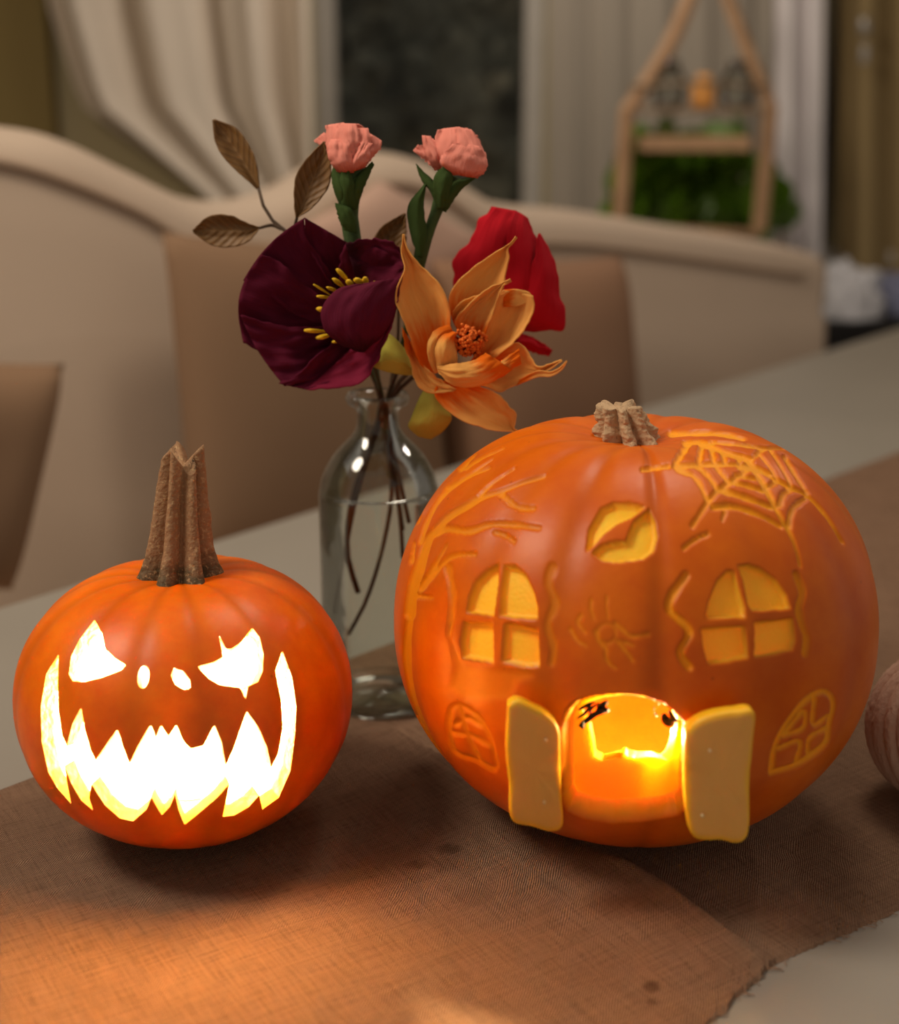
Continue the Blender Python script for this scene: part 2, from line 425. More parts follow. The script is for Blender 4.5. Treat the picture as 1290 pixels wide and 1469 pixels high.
col = rn.mix(rn.noise(14, 5, uvn), lin((172, 134, 106)), lin((194, 156, 126)))
stv = rn.ramp(rn.math('MULTIPLY', rn.math('ADD', su, sv), .5), [(.36, (.62, .58, .56, 1)), (.5, (1, 1, 1, 1)), (.64, (1.22, 1.20, 1.18, 1))])
col = rn.mix(1.0, col, stv, 'MULTIPLY')
col = rn.mix(rn.math('MULTIPLY', rn.math('ADD', rn.math('MULTIPLY', th_u, th_v), 1.0), .26), col, lin((84, 58, 44)))
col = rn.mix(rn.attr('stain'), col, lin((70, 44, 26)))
rn.set(Base_Color=col, Roughness=.93, Specular_IOR_Level=.15, Normal=rn.bump(weave, 1.0, .0009))
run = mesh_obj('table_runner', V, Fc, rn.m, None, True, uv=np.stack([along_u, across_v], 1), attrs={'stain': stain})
tag(run, 'brown woven burlap runner with a raised crease, lying on the grey table', 'table runner')
# a few loose threads at the cut edge
mb = MB(); rng = random.Random(7)
for i in range(45):
    k = rng.uniform(.30, .80); p = nearR[int(k*(NCOL-1))]; L = rng.uniform(.002, .007)
    q = p+n2*L*.8+dirn*rng.uniform(-L, L)
    mb.tube([(p[0], p[1], TABLE_Z+.0014), ((p[0]+q[0])/2, (p[1]+q[1])/2, TABLE_Z+.0018), (q[0], q[1], TABLE_Z+.0008)], .00025, 4)
fr = mb.build('frayed_thread', rn.m, run); fr['kind'] = 'stuff'

# ------------------------------------------------------------------ pumpkins
def seg_dist(px, py, P, closed):
    P = np.array(P, float); Q = np.roll(P, -1, 0) if closed else P[1:]; A = P if closed else P[:-1]
    best = np.full(px.shape, 1e9); tb = np.zeros(px.shape)
    inside = np.zeros(px.shape, bool); n = len(A)
    for k in range(n):
        a, b = A[k], Q[k]; ab = b-a; L = ab @ ab+1e-9
        t = np.clip(((px-a[0])*ab[0]+(py-a[1])*ab[1])/L, 0, 1)
        d = np.hypot(px-a[0]-t*ab[0], py-a[1]-t*ab[1])
        u = d < best; best = np.where(u, d, best); tb = np.where(u, (k+t)/n, tb)
        if closed:
            c = ((a[1] > py) != (b[1] > py)) & (px < (b[0]-a[0])*(py-a[1])/((b[1]-a[1]) if abs(b[1]-a[1]) > 1e-9 else 1e-9)+a[0])
            inside ^= c
    if closed: best = np.where(inside, -best, best)
    return best, tb

def carved_pumpkin(parent, c, a, b, nt, nb, dip, dipr, thick, ribs, NAf, NAb, NP, holes, carves, skin, flesh, wob=.004, tilt=0):
    """outer skin and inner wall as one closed shell; holes are cut through, carves are scooped shallow"""
    rb = np.array(ribs)  # (azimuth, depth, width)
    def S(az, t):
        ct, st = np.cos(t), np.sin(t)
        n = np.where(ct > 0, nt, nb)
        rho = 1/((np.abs(st)**n+np.abs(ct)**n)**(1/n))
        r = a*rho*st; z = b*rho*ct
        g = np.zeros_like(az)
        for (ra, rd, rw) in rb:
            da = (az-ra+math.pi) % (2*math.pi)-math.pi
            g += rd*np.exp(-(da/rw)**2)
        wv = np.clip(np.sin(t), 0, 1)**.35
        f = 1-g*wv*(1-.35*np.clip(-ct, 0, 1)) + wob*(np.sin(3*az+1)+.6*np.sin(5*az+2.2*t))
        r = r*f
        z = z*(1-g*.9*np.clip(ct, 0, 1)*np.clip(st*2.5, 0, 1)) - dip*np.exp(-(r/dipr)**2)*(ct > 0) + .35*dip*np.exp(-(r/dipr)**2)*(ct < 0)
        x = c[0]+r*np.sin(az); y = c[1]-r*np.cos(az)
        return np.stack([x, y, c[2]+z], -1), g
    def Sin(az, t):
        ct, st = np.cos(t), np.sin(t); ai, bi = a-thick, b-thick
        n = 2.1; rho = 1/((np.abs(st)**n+np.abs(ct)**n)**(1/n))
        r = ai*rho*st; z = bi*rho*ct
        r = r*(1+.008*np.sin(9*az))
        return np.stack([c[0]+r*np.sin(az), c[1]-r*np.cos(az), c[2]+z-dip*.8*np.exp(-(r/dipr)**2)*(ct > 0)], -1)
    azf = np.linspace(-math.pi*.56, math.pi*.56, NAf, endpoint=False)
    azb = np.linspace(math.pi*.56, 2*math.pi-math.pi*.56, NAb, endpoint=False)
    az1 = np.concatenate([azf, azb]); NA = len(az1)
    t1 = np.linspace(.004, math.pi-.004, NP)
    AZ, TT = np.meshgrid(az1, t1); AZ = AZ.copy(); TT = TT.copy()
    def normals(AZ, TT):
        e = 1e-3
        du = S(AZ+e, TT)[0]-S(AZ-e, TT)[0]; dv = S(AZ, np.clip(TT+e, 1e-4, math.pi))[0]-S(AZ, np.clip(TT-e, 1e-4, math.pi))[0]
        n = np.cross(dv, du); n /= np.linalg.norm(n, axis=-1, keepdims=True)+1e-12
        P = S(AZ, TT)[0]; s = np.sign(np.sum(n*(P-c), -1, keepdims=True)); return n*s
    P, Gv = S(AZ, TT); N = normals(AZ, TT)
    facing = np.sum(N*(CAM-P), -1) > 0
    px, py = project(P)
    # centre of each face decides whether it is cut away
    def hole_sd(px, py):
        best = np.full(px.shape, 1e9)
        for h in holes:
            h = np.array(h); bx0, by0 = h.min(0)-12; bx1, by1 = h.max(0)+12
            m = (px > bx0) & (px < bx1) & (py > by0) & (py < by1)
            if m.any():
                d = np.full(px.shape, 1e9); d[m] = seg_dist(px[m], py[m], h, True)[0]; best = np.minimum(best, d)
        return best
    nx = np.roll(np.arange(NA), -1)
    pcx = (px[:-1]+px[1:]+px[:-1][:, nx]+px[1:][:, nx])/4; pcy = (py[:-1]+py[1:]+py[:-1][:, nx]+py[1:][:, nx])/4
    fac = facing[:-1] & facing[1:]
    cut = (hole_sd(pcx, pcy) < 0) & fac
    idx = np.arange(NA*NP).reshape(NP, NA)
    quads = np.stack([idx[:-1], idx[1:], idx[1:][:, nx], idx[:-1][:, nx]], -1)
    keep = quads[~cut]; rem = quads[cut]
    onb = np.intersect1d(keep.ravel(), rem.ravel())
    if len(onb):
        A_ = AZ.ravel()[onb]; T_ = TT.ravel()[onb]; A0 = A_.copy(); T0 = T_.copy()
        da_ = (azf[1]-azf[0]); dt_ = t1[1]-t1[0]
        for it in range(5):
            q = project(S(A_, T_)[0]); f0 = hole_sd(*q)
            e = 4e-4; qa = project(S(A_+e, T_)[0]); qt = project(S(A_, T_+e)[0])
            ga = (hole_sd(*qa)-f0)/e; gt = (hole_sd(*qt)-f0)/e
            g2 = ga**2+gt**2+1e-9; ok = np.abs(f0) < 1e6
            A_ = np.where(ok, A_-.9*f0*ga/g2, A_); T_ = np.where(ok, T_-.9*f0*gt/g2, T_)
            A_ = np.clip(A_, A0-da_*.8, A0+da_*.8); T_ = np.clip(T_, T0-dt_*.8, T0+dt_*.8)
        AZ.ravel()[onb] = A_; TT.ravel()[onb] = T_
        P, Gv = S(AZ, TT); N = normals(AZ, TT); px, py = project(P)
    depth = np.zeros(px.shape); peel = np.zeros(px.shape); deep = np.zeros(px.shape)
    for cv in carves:
        pts = np.array(cv['p'], float); closed = cv.get('closed', False); pad = 14+cv.get('w', 0)
        if not closed and len(pts) > 2: pts = resample(pts, len(pts)*4)
        bx0, by0 = pts.min(0)-pad; bx1, by1 = pts.max(0)+pad
        m = facing & (px > bx0) & (px < bx1) & (py > by0) & (py < by1)
        if not m.any(): continue
        d, tb = seg_dist(px[m], py[m], pts, closed)
        if not closed:
            w0, w1 = cv['w'], cv.get('w1', cv['w']*.5)
            wig = 1+.13*np.sin(tb*17+pts[0, 0])+.05*np.sin(tb*41)
            d = d-(w0+(w1-w0)*tb)*.65*wig
            d = d-0
        soft = cv.get('soft', 1.6)
        k = np.clip(.5-d/(2*soft), 0, 1); k = k*k*(3-2*k)
        tex = 1.0
        depth[m] = np.maximum(depth[m], k*cv.get('d', .0022)*tex)
        peel[m] = np.maximum(peel[m], k*cv.get('peel', 1.0))
        if cv.get('deep'): deep[m] = np.maximum(deep[m], k)
    Pd = P-N*depth[..., None]
    Pi = Sin(AZ, TT)
    V = np.concatenate([Pd.reshape(-1, 3), Pi.reshape(-1, 3)]); off = NA*NP
    Fo = keep[:, ::1]; Fi = keep[:, ::-1]+off
    # outward orientation of the first face set
    q = V[Fo[len(Fo)//2]]; nn = np.cross(q[1]-q[0], q[2]-q[0])
    if nn @ (q[0]-c) < 0: Fo = Fo[:, ::-1]; Fi = Fi[:, ::-1]
    faces = [Fo, Fi]; mi = [np.zeros(len(Fo)), np.ones(len(Fi))]
    ex = [V]
    if len(rem):
        E = np.concatenate([Fo[:, [0, 1]], Fo[:, [1, 2]], Fo[:, [2, 3]], Fo[:, [3, 0]]])
        key = np.sort(E, 1); kk = key[:, 0].astype(np.int64)*off+key[:, 1]
        u, inv, cnt = np.unique(kk, return_inverse=True, return_counts=True)
        B = E[cnt[inv] == 1]
        row = B[:, 0]//NA; row2 = B[:, 1]//NA
        B = B[~(((row == 0) & (row2 == 0)) | ((row == NP-1) & (row2 == NP-1)))]
        vb = np.unique(B); mp = {int(v): i for i, v in enumerate(vb)}
        K = 7; n0 = len(V); o_, i_ = V[vb], V[vb+off]
        for k in range(K):
            f = k/(K-1); ex.append(o_*(1-f)+i_*f)
        bi = np.array([[mp[int(x)], mp[int(y)]] for x, y in B])
        for k in range(K-1):
            faces.append(np.stack([n0+k*len(vb)+bi[:, 1], n0+k*len(vb)+bi[:, 0], n0+(k+1)*len(vb)+bi[:, 0], n0+(k+1)*len(vb)+bi[:, 1]], -1))
            mi.append(np.ones(len(B)))
    V = np.concatenate(ex); Fa = np.concatenate(faces); mi = np.concatenate(mi)
    def padd(x): return np.concatenate([x.ravel(), np.zeros(len(V)-NA*NP)])
    gg = padd(Gv/ max(1e-6, rb[:, 1].max()))
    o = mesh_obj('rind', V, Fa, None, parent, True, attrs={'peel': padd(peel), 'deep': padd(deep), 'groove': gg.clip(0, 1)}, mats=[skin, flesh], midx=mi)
    def surf(pxq, pyq):
        """world point on the outer skin seen at a pixel"""
        best = None; d = ray(pxq, pyq)
        dist2 = (px-pxq)**2+(py-pyq)**2+np.where(facing, 0, 1e9)
        k = np.argmin(dist2); return P.reshape(-1, 3)[k], N.reshape(-1, 3)[k]
    return o, S, surf

def cr(pts, x0, y0, s): return [(x0+x/s, y0+y/s) for x, y in pts]

# --- small jack o' lantern
SPC = np.array([-.1655, .811, TABLE_Z+.002+.0887])
s_ = (20, 600, 2.37)
mouth = cr([(152,802),(148,900),(150,990),(163,1080),(180,1118),(200,1040),(228,985),(240,1060),(260,1130),(278,1165),(315,1110),(352,1058),(370,1120),(393,1178),(420,1120),(465,1042),(482,1090),(500,1045),(525,1085),(552,1045),(575,1100),(600,1125),(645,1115),(682,1045),(705,1100),(720,1185),(750,1120),(770,1060),(792,998),(830,1050),(860,1120),(875,1190),(900,1140),(915,1050),(910,960),(890,860),(912,788),(945,880),(960,980),(955,1080),(940,1200),(900,1290),(845,1330),(835,1280),(800,1320),(750,1350),(710,1355),(725,1290),(735,1240),(690,1290),(620,1350),(580,1383),(560,1330),(548,1275),(530,1320),(503,1350),(480,1310),(468,1285),(450,1330),(405,1370),(360,1360),(310,1315),(262,1240),(255,1290),(270,1335),(230,1300),(195,1240),(170,1172),(178,1230),(195,1312),(150,1260),(118,1205),(95,1100),(92,980),(110,870)], *s_)
eyeL = cr([(275,685),(300,735),(310,785),(340,815),(378,838),(365,855),(300,880),(240,895),(200,893),(188,870),(195,810),(225,750)], *s_)
eyeR = cr([(625,845),(680,830),(712,812),(697,735),(720,785),(740,785),(775,760),(810,712),(835,745),(848,800),(845,860),(830,895),(795,912),(788,955),(770,915),(700,905),(665,885)], *s_)
noseL = cr([(440+19*math.cos(k)-4*math.sin(k), 880+38*math.sin(k)) for k in np.linspace(0, 2*math.pi, 14, endpoint=False)], *s_)
noseR = cr([(545,850),(575,860),(598,890),(600,915),(580,922),(550,905),(535,875)], *s_)
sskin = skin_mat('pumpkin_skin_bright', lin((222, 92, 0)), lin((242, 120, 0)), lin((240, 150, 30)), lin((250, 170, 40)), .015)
sflesh = flesh_mat('pumpkin_flesh_warm', lin((255, 222, 150)), .2)
small = thing('jack_o_lantern', 'small orange pumpkin with glowing angry eyes and a wide jagged toothy grin', 'pumpkin', (SPC[0], SPC[1], TABLE_Z+.002))
ribsS = [(-.10+2*math.pi*k/13+.08*math.sin(k*5), .009, .08) for k in range(13)]
_, S1, surf1 = carved_pumpkin(small, SPC, .1045, .0887, 2.15, 2.05, .010, .035, .009, ribsS, 430, 60, 270,
                              [mouth, eyeL, eyeR, noseL, noseR], [], sskin, sflesh)

def stem_mesh(name, base, top, rb_, rt, ridges, mat, parent, bend, flare=1.7, ragged=.01, seg=72, rows=34, rough=.0, prongs=0):
    base = np.array(base); top = np.array(top); V = []
    for j in range(rows):
        t = j/(rows-1); p = base+(top-base)*t+np.array(bend)*math.sin(t*math.pi)
        r0 = rb_*(1-t)+rt*t; r0 *= 1+(flare-1)*math.exp(-t*9)
        for k in range(seg):
            an = 2*math.pi*k/seg+.12*math.sin(3*t)
            rg = abs(math.cos(an*ridges/2)); dr = .62+.48*rg**1.2
            nz = 1+rough*mnoise.noise(Vector((math.cos(an)*2.4, math.sin(an)*2.4, t*5)))*1.0
            nz += rough*.6*mnoise.noise(Vector((math.cos(an)*7, math.sin(an)*7, t*16)))
            dz = 0
            if t > .6: dz = ragged*((t-.6)/.4)**2*(math.cos(an*prongs)if prongs else mnoise.noise(Vector((math.cos(an)*2, math.sin(an)*2, 1)))*1.5)
            dzb = -.004*rg*math.exp(-t*14)
            V.append((p[0]+r0*dr*nz*math.cos(an), p[1]+r0*dr*nz*math.sin(an), p[2]+dz+dzb))
    Fc = [(j*seg+k, j*seg+(k+1) % seg, (j+1)*seg+(k+1) % seg, (j+1)*seg+k) for j in range(rows-1) for k in range(seg)]
    # sunken cut end
    ct = base+(top-base)*.93; n0 = len(V); V.append(tuple(ct)); Fc += [((rows-1)*seg+k, (rows-1)*seg+(k+1) % seg, n0) for k in range(seg)]
    V.append(tuple(base-np.array([0, 0, .004]))); Fc += [((k+1) % seg, k, n0+1) for k in range(seg)]
    t_at = [j/(rows-1) for j in range(rows) for k in range(seg)]+[1, 0]
    return mesh_obj(name, V, Fc, mat, parent, True, attrs={'tt': t_at})
def stem_mat(name, c_lo, c_hi, c_dk):
    n = NT(name); co = n.coord('Object')
    f = n.noise(120, 4, n.coord('Object', (1, 1, .25)))
    c = n.mix(f, c_hi, tuple(v*.6 for v in c_hi[:3])+(1,))
    m1 = n.math('ADD', n.attr('tt'), n.math('MULTIPLY', n.math('SUBTRACT', n.noise(150, 3, co), .5), .35))
    c = n.mix(n.ramp(m1, [(.08, (1, 1, 1, 1)), (.26, (0, 0, 0, 1))]), c, c_lo)
    sp = n.ramp(n.noise(420, 3, co), [(.56, (0, 0, 0, 1)), (.66, (1, 1, 1, 1))])
    c = n.mix(n.math('MULTIPLY', sp, .5), c, c_dk)
    n.set(Base_Color=c, Roughness=.75, Normal=n.bump(n.noise(330, 4, co), .7, .002)); return n.m
stS = stem_mat('stem_bark_dark', lin((84, 70, 42)), lin((170, 126, 86)), lin((200, 166, 118)))
sb = np.array([SPC[0]-.001, SPC[1]+.004, SPC[2]+.0887-.012]); stp = G(262, 656, SPC[1]+.012)
stem_mesh('stem', sb, stp, .0208, .0122, 7, stS, small, (.0, 0, 0), 1.42, .008, 100, 44, .045, 3)

# tea light that makes the grin glow
tea = thing('tea_light', 'small burning tea light inside the grinning jack o lantern', 'candle', (SPC[0], SPC[1]-.005, SPC[2]-.0757+.0005))
tz = SPC[2]-.0757+.0005; tx, ty = SPC[0], SPC[1]-.005
mb = MB(); mb.tube([(tx, ty, tz), (tx, ty, tz+.014)], .019, 28); mb.build('cup', plain('tea_light_tin', (190, 190, 190), .3, .05, 40, Metallic=.9), tea)
mb = MB(); mb.tube([(tx, ty, tz+.0145), (tx, ty, tz+.0155)], .0178, 28); mb.build('wax', plain('tea_light_wax', (240, 225, 200), .5), tea)
def emis(name, col, s):
    n = NT(name); n.set(Base_Color=(0, 0, 0, 1), Emission_Color=col, Emission_Strength=s); return n.m
mb = MB(); mb.tube([(tx, ty, tz+.018), (tx, ty, tz+.022), (tx, ty, tz+.028), (tx, ty, tz+.036), (tx, ty, tz+.042)], [.0015, .0035, .004, .002, .0003], 12)
mb.build('flame', emis('flame_glow', (1, .62, .25, 1), 60), tea)
def lamp(name, loc, energy, col, r, parent):
    l = bpy.data.lights.new(name, 'POINT'); l.energy = energy; l.color = col; l.shadow_soft_size = r
    o = bpy.data.objects.new(name, l); C.objects.link(o); o.parent = parent
    o.location = Vector([float(v) for v in loc])-parent.location
    return o
lamp('flame_light', (tx, ty-.002, tz+.068), 36.0, (1.0, .70, .34), .006, tea)

# --- large haunted-house pumpkin
LPC = np.array([.115, .8255, TABLE_Z+.002+.1325])
w1 = (880, 560, 3.395)
K = []
def pane(pts, **kw): K.append(dict(p=pts, closed=True, **kw))
def stroke(pts, w, w1=None, **kw): K.append(dict(p=pts, w=w, w1=(w1 if w1 is not None else w*.6), **kw))
PD = dict(d=.0045, soft=1.5, deep=True)
pane(cr([(455,1105),(470,1030),(510,930),(560,880),(588,880),(610,960),(640,1055),(640,1103)], *w1), **PD)
pane(cr([(432,1165),(640,1150),(650,1240),(655,1300),(560,1318),(465,1328),(445,1260)], *w1), **PD)
pane(cr([(612,858),(660,850),(720,870),(790,920),(840,990),(862,1060),(680,1070),(660,1040),(640,930)], *w1), **PD)
pane(cr([(692,1135),(875,1115),(885,1220),(870,1265),(780,1285),(692,1300),(695,1200)], *w1), **PD)
pane([(842,790),(845,760),(862,730),(880,722),(905,722),(925,727),(906,741),(885,750),(865,765),(850,783)], **PD)
pane([(850,793),(862,783),(878,778),(899,776),(903,763),(910,748),(932,731),(940,748),(943,769),(938,790),(922,801),(880,806),(862,802)], **PD)
w2 = (640, 780, 4.322)
PW = dict(d=.005, soft=2.0, deep=True)
pane(cr([(318,132),(250,170),(180,240),(145,330),(130,420),(290,443),(316,250)], *w2), **PW)
pane(cr([(360,138),(430,148),(490,200),(540,310),(562,400),(560,463),(400,453),(334,440),(340,300)], *w2), **PW)
pane(cr([(110,490),(283,492),(288,738),(100,705),(92,600)], *w2), **PW)
pane(cr([(362,502),(400,502),(562,537),(574,758),(480,762),(350,728)], *w2), **PW)
w3 = (700, 960, 2.481)
ST = dict(d=.0016, soft=1.5)
stroke(cr([(1010,370),(1020,290),(1050,220),(1100,150),(1150,100),(1195,80),(1225,100),(1230,140),(1215,200),(1205,260),(1150,310),(1090,345),(1010,370)], *w3), 5.5, 5.5, **ST)
for s in ([(1055,240),(1100,180),(1130,150),(1125,210),(1055,240)], [(1165,105),(1160,200),(1212,168)], [(1035,285),(1112,258),(1100,330)], [(1143,318),(1146,250),(1205,212)]):
    stroke(cr(s, *w3), 4.5, 4.5, **ST)
w4 = (560, 900, 4.895)
for s in ([(420,580),(480,545),(600,620),(690,760),(740,990),(600,930),(450,870),(410,700),(420,580)], [(490,570),(540,760),(620,920)], [(430,740),(560,760),(700,830)], [(460,680),(540,640),(640,690)]):
    stroke(cr(s, *w4), 5, 5, d=.001, soft=2.5, peel=.35)
# scraped area under the left window
pane(cr([(20,560),(60,760),(20,900),(120,960),(400,960),(440,860),(540,820),(500,790),(120,770),(60,640)], *w2), d=.0008, soft=6, peel=.25)
w5 = (960, 600, 4.778)
web = [([(40,325),(300,312),(560,322),(700,382)], 6, 4), ([(560,330),(430,430),(340,490),(270,570),(160,735)], 6, 4.5), ([(560,310),(640,430),(700,540),(770,680),(830,780),(875,900),(900,1010)], 7.5, 2.5),
       ([(620,350),(720,410),(830,470),(950,530),(1080,670),(1190,850)], 5, 3), ([(560,290),(650,210),(800,203)], 4, 3), ([(560,290),(400,235),(230,165),(110,168)], 6, 6),
       ([(60,350),(180,400),(265,555)], 6, 5), ([(190,320),(270,390),(330,480)], 6, 5), ([(330,340),(410,430)], 5, 5),
       ([(330,480),(520,540),(710,610)], 7, 5), ([(300,608),(450,605),(640,670),(770,742)], 7, 4), ([(420,430),(540,460),(650,495)], 5, 5), ([(460,388),(600,412)], 4, 4), ([(480,340),(540,330),(610,355)], 4, 4),
       ([(680,470),(745,430)], 5, 4), ([(760,590),(790,515),(850,480)], 6, 4), ([(820,750),(850,620),(935,550)], 6, 4),
       ([(620,240),(690,330),(745,415)], 3, 2.5), ([(700,220),(770,330),(840,460)], 3, 2.5), ([(795,265),(870,390),(950,512)], 4, 3),
       ([(50,295),(130,175)], 7, 7), ([(205,300),(225,180)], 6, 6), ([(310,310),(290,200)], 6, 5), ([(385,300),(370,240)], 5, 5), ([(220,180),(450,245),(570,275)], 5, 5), ([(290,160),(500,180),(660,205)], 4, 4),
       ([(480,300),(500,255)], 4, 4), ([(385,640),(365,700)], 4, 2), ([(270,790),(180,830),(100,890)], 4, 4), ([(10,105),(250,100),(400,112),(510,140)], 6, 5)]
for s, a_, b_ in web: stroke(cr(s, *w5), a_, b_, d=.0018, soft=1.3, peel=1.0)
stroke(cr([(140,385),(270,368)], *w1), 5, 4, **ST)
stroke(cr([(355,900),(285,1000),(272,1070),(350,1140),(370,1190),(325,1280),(372,1350)], *w1), 9, 7, d=.0022, soft=1.5, peel=.85)
stroke(cr([(892,895),(922,980),(905,1060),(918,1130),(942,1210),(935,1288)], *w1), 7, 6, d=.0022, soft=1.5, peel=.85)
stroke(cr([(660,150),(635,240),(675,370),(630,500),(665,640),(655,740)], *w2), 9, 8, d=.001, soft=3, peel=.3)
stroke(cr([(10,150),(40,330),(20,560)], *w2), 8, 6, d=.001, soft=3, peel=.3)
w6 = (780, 780, 7.167)
for s, a_ in (([(385,735),(350,810),(430,920)], 4), ([(275,880),(350,1000),(440,1050)], 4), ([(490,580),(490,680),(520,770)], 3), ([(650,540),(650,650),(665,770)], 2.5),
          ([(540,900),(570,1000),(640,1080),(640,1170),(690,1250),(740,1280)], 5), ([(770,1010),(850,1110),(920,1210)], 5), ([(740,820),(820,890),(900,950),(1080,930)], 5), ([(830,1010),(920,1050)], 4)):
    stroke(cr(s, *w6), a_, a_*.6, d=.0009, soft=1.8, peel=.45)
stroke(cr([(650+95*math.cos(k), 925+100*math.sin(k)) for k in np.linspace(0, 2*math.pi, 12)], *w6), 3, 3, d=.0007, soft=1.8, peel=.3)
w7 = (560, 620, 5.375)
BR = [([(150,1400),(170,1200),(220,1050),(280,850),(340,760),(450,650),(600,560),(700,500),(860,450),(1010,390),(1190,338)], 13, 3), ([(340,775),(430,742),(600,762),(760,712),(950,712),(1150,738)], 8, 4),
      ([(690,480),(800,380),(955,278)], 4, 2), ([(850,470),(970,570),(1105,588)], 7, 4), ([(800,768),(880,795),(955,845)], 4, 3), ([(225,850),(300,650),(410,480),(540,380),(640,320),(760,275)], 5, 3),
      ([(440,430),(600,330),(790,205)], 4, 1.5), ([(580,275),(700,200),(870,125)], 4, 1.5), ([(540,290),(600,225),(660,170)], 4, 1.5), ([(205,690),(270,540),(400,380),(495,285)], 4, 1.5), ([(230,1210),(330,1040),(435,865)], 7, 2),
      ([(250,1190),(400,1010),(500,950),(650,942)], 7, 3), ([(200,1262),(325,1278)], 5, 2), ([(160,1000),(185,850)], 5, 2)]
for s, a_, b_ in BR: stroke(cr(s, *w7), a_, b_, d=.0016, soft=1.5, peel=.55)
stroke([(589,878),(584,930),(590,990),(612,1052),(652,1112),(700,1158)], 8, 4, d=.0012, soft=1.5, peel=.5)
door_out = [(806,1040),(812,1022),(826,1008),(850,1001),(885,998),(920,1000),(950,1010),(975,1030),(986,1048),(985,1100),(983,1158),(972,1168),(930,1176),(880,1180),(840,1174),(815,1164),(808,1150),(806,1090)]
pane(door_out, d=.0135, soft=1.8, deep=True)
w8 = (800, 980, 6.45)
door_hole = [(x_, y_+(20 if y_ > 1060 else 6)) for x_, y_ in cr([(165,300),(220,225),(400,172),(600,150),(850,168),(1000,215),(1100,300),(1150,420),(1090,600),(1050,690),(990,740),(900,700),(760,718),(650,705),(612,668),(575,718),(545,712),(480,728),(380,748),(300,700),(280,560),(240,460),(165,350)], *w8)]
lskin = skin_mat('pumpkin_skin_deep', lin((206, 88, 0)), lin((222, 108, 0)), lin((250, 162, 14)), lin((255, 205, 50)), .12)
lflesh = flesh_mat('pumpkin_flesh_orange', lin((250, 156, 30)), .5)
large = thing('haunted_house_pumpkin', 'large orange pumpkin carved as a haunted house with windows, cobweb, bare tree and open doorway', 'pumpkin', (LPC[0], LPC[1], TABLE_Z+.002))
ribsL = [(q0, q1*.55, q2*.9) for q0, q1, q2 in [(-.03, .030, .055), (-.42, .022, .08), (-.80, .018, .09), (-1.2, .018, .09), (.42, .014, .09), (.88, .016, .10), (1.35, .018, .09), (1.8, .02, .09), (2.3, .02, .09), (2.75, .02, .09), (-1.7, .02, .09), (-2.2, .02, .09), (-2.7, .02, .09)]]
_, S2, surf2 = carved_pumpkin(large, LPC, .1495, .1325, 2.25, 2.05, .016, .045, .019, ribsL, 620, 70, 380, [door_hole], K, lskin, lflesh, wob=.003)
stL = stem_mat('stem_bark_pale', lin((92, 74, 44)), lin((206, 170, 128)), lin((120, 88, 56)))
sb = np.array([LPC[0]-.004, LPC[1]+.006, LPC[2]+.1325-.024]); stp = G(889, 583, LPC[1]+.008)
stem_mesh('stem', sb, stp, .0225, .0125, 8, stL, large, (0, 0, 0), 1.18, .003, 110, 50, .15)

# doors of the house: thick slabs of flesh pinned beside the doorway
dn = NT('door_flesh'); ed = dn.attr('rim'); dco = dn.coord('Object')
dcol = dn.mix(ed, dn.mix(dn.noise(50, 4, dco), lin((232, 170, 84)), lin((238, 182, 100))), lin((246, 186, 18)))
dn.set(Base_Color=dcol, Roughness=.5, Subsurface_Weight=.3, Subsurface_Scale=.006, Normal=dn.bump(dn.noise(140, 3, dco), .35, .001))
pickm = plain('toothpick_wood', (222, 190, 140), .6)
def slab(pts, holes_px, y_top, y_bot, th, parent, rimw):
    pts = np.array(pts, float); poly = resample(np.vstack([pts, pts[:1]]), 90)[:-1]
    y0, y1 = pts[:, 1].min(), pts[:, 1].max()
    def yy(py): return y_top+(y_bot-y_top)*(py-y0)/(y1-y0)
    cx = poly.mean(0); rings = []; rim = []; V = []
    prof = [(0.0, 0.0, 0), (.55, 0, 0), (.80, .0, .1), (.93, .0004, .85), (.985, .0016, 1), (1.0, .0040, 1), (1.0, th-.003, 1), (.97, th, 1), (.5, th, 1), (0.0, th, 1)]
    n = len(poly)
    for (k, dp, rm) in prof:
        for i, q in enumerate(poly):
            # inset by a steady width rather than by scale
            v = q-cx; L = np.linalg.norm(v); ins = (1-k)*min(L, L) if k < .6 else (1-k)*55
            qq = q-v/L*min(ins, L)
            if k >= .93: qq = qq+v/L*.9*mnoise.noise(Vector((i*.35, k, pts[0, 0])))
            P3 = G(qq[0], qq[1], yy(qq[1])); d = np.array([0, 1., -.12])
            nzd = .0007*mnoise.noise(Vector((qq[0]*.06, qq[1]*.06, 0)))*(k < .95)
            V.append(P3+d*(dp+nzd)); rim.append(rm)
    Fc = [(j*n+i, j*n+(i+1) % n, (j+1)*n+(i+1) % n, (j+1)*n+i) for j in range(len(prof)-1) for i in range(n)]
    o = mesh_obj('door', V, Fc, dn.m, parent, True, attrs={'rim': rim})
    o['label'] = 'pale yellow flesh door slab'
    for (hx, hy) in holes_px:
        a = G(hx, hy, yy(hy)-.0025); b = a+np.array([.002, .03, -.002])
        MB().tube([a, b], [.0009, .0012], 8).build('toothpick', pickm, o)
    return o
pT, _ = surf2(765, 1030); pB, _ = surf2(765, 1150)
slab([(729, 1012), (742, 1006), (762, 1014), (788, 1028), (803, 1050), (805, 1100), (807, 1150), (808, 1186), (792, 1195), (765, 1188), (734, 1178), (731, 1130), (726, 1080)], [(783, 1062), (781, 1152)], pT[1]-.020, pB[1]-.016, .013, large, 8)
pT, _ = surf2(1030, 1040); pB, _ = surf2(1030, 1150)
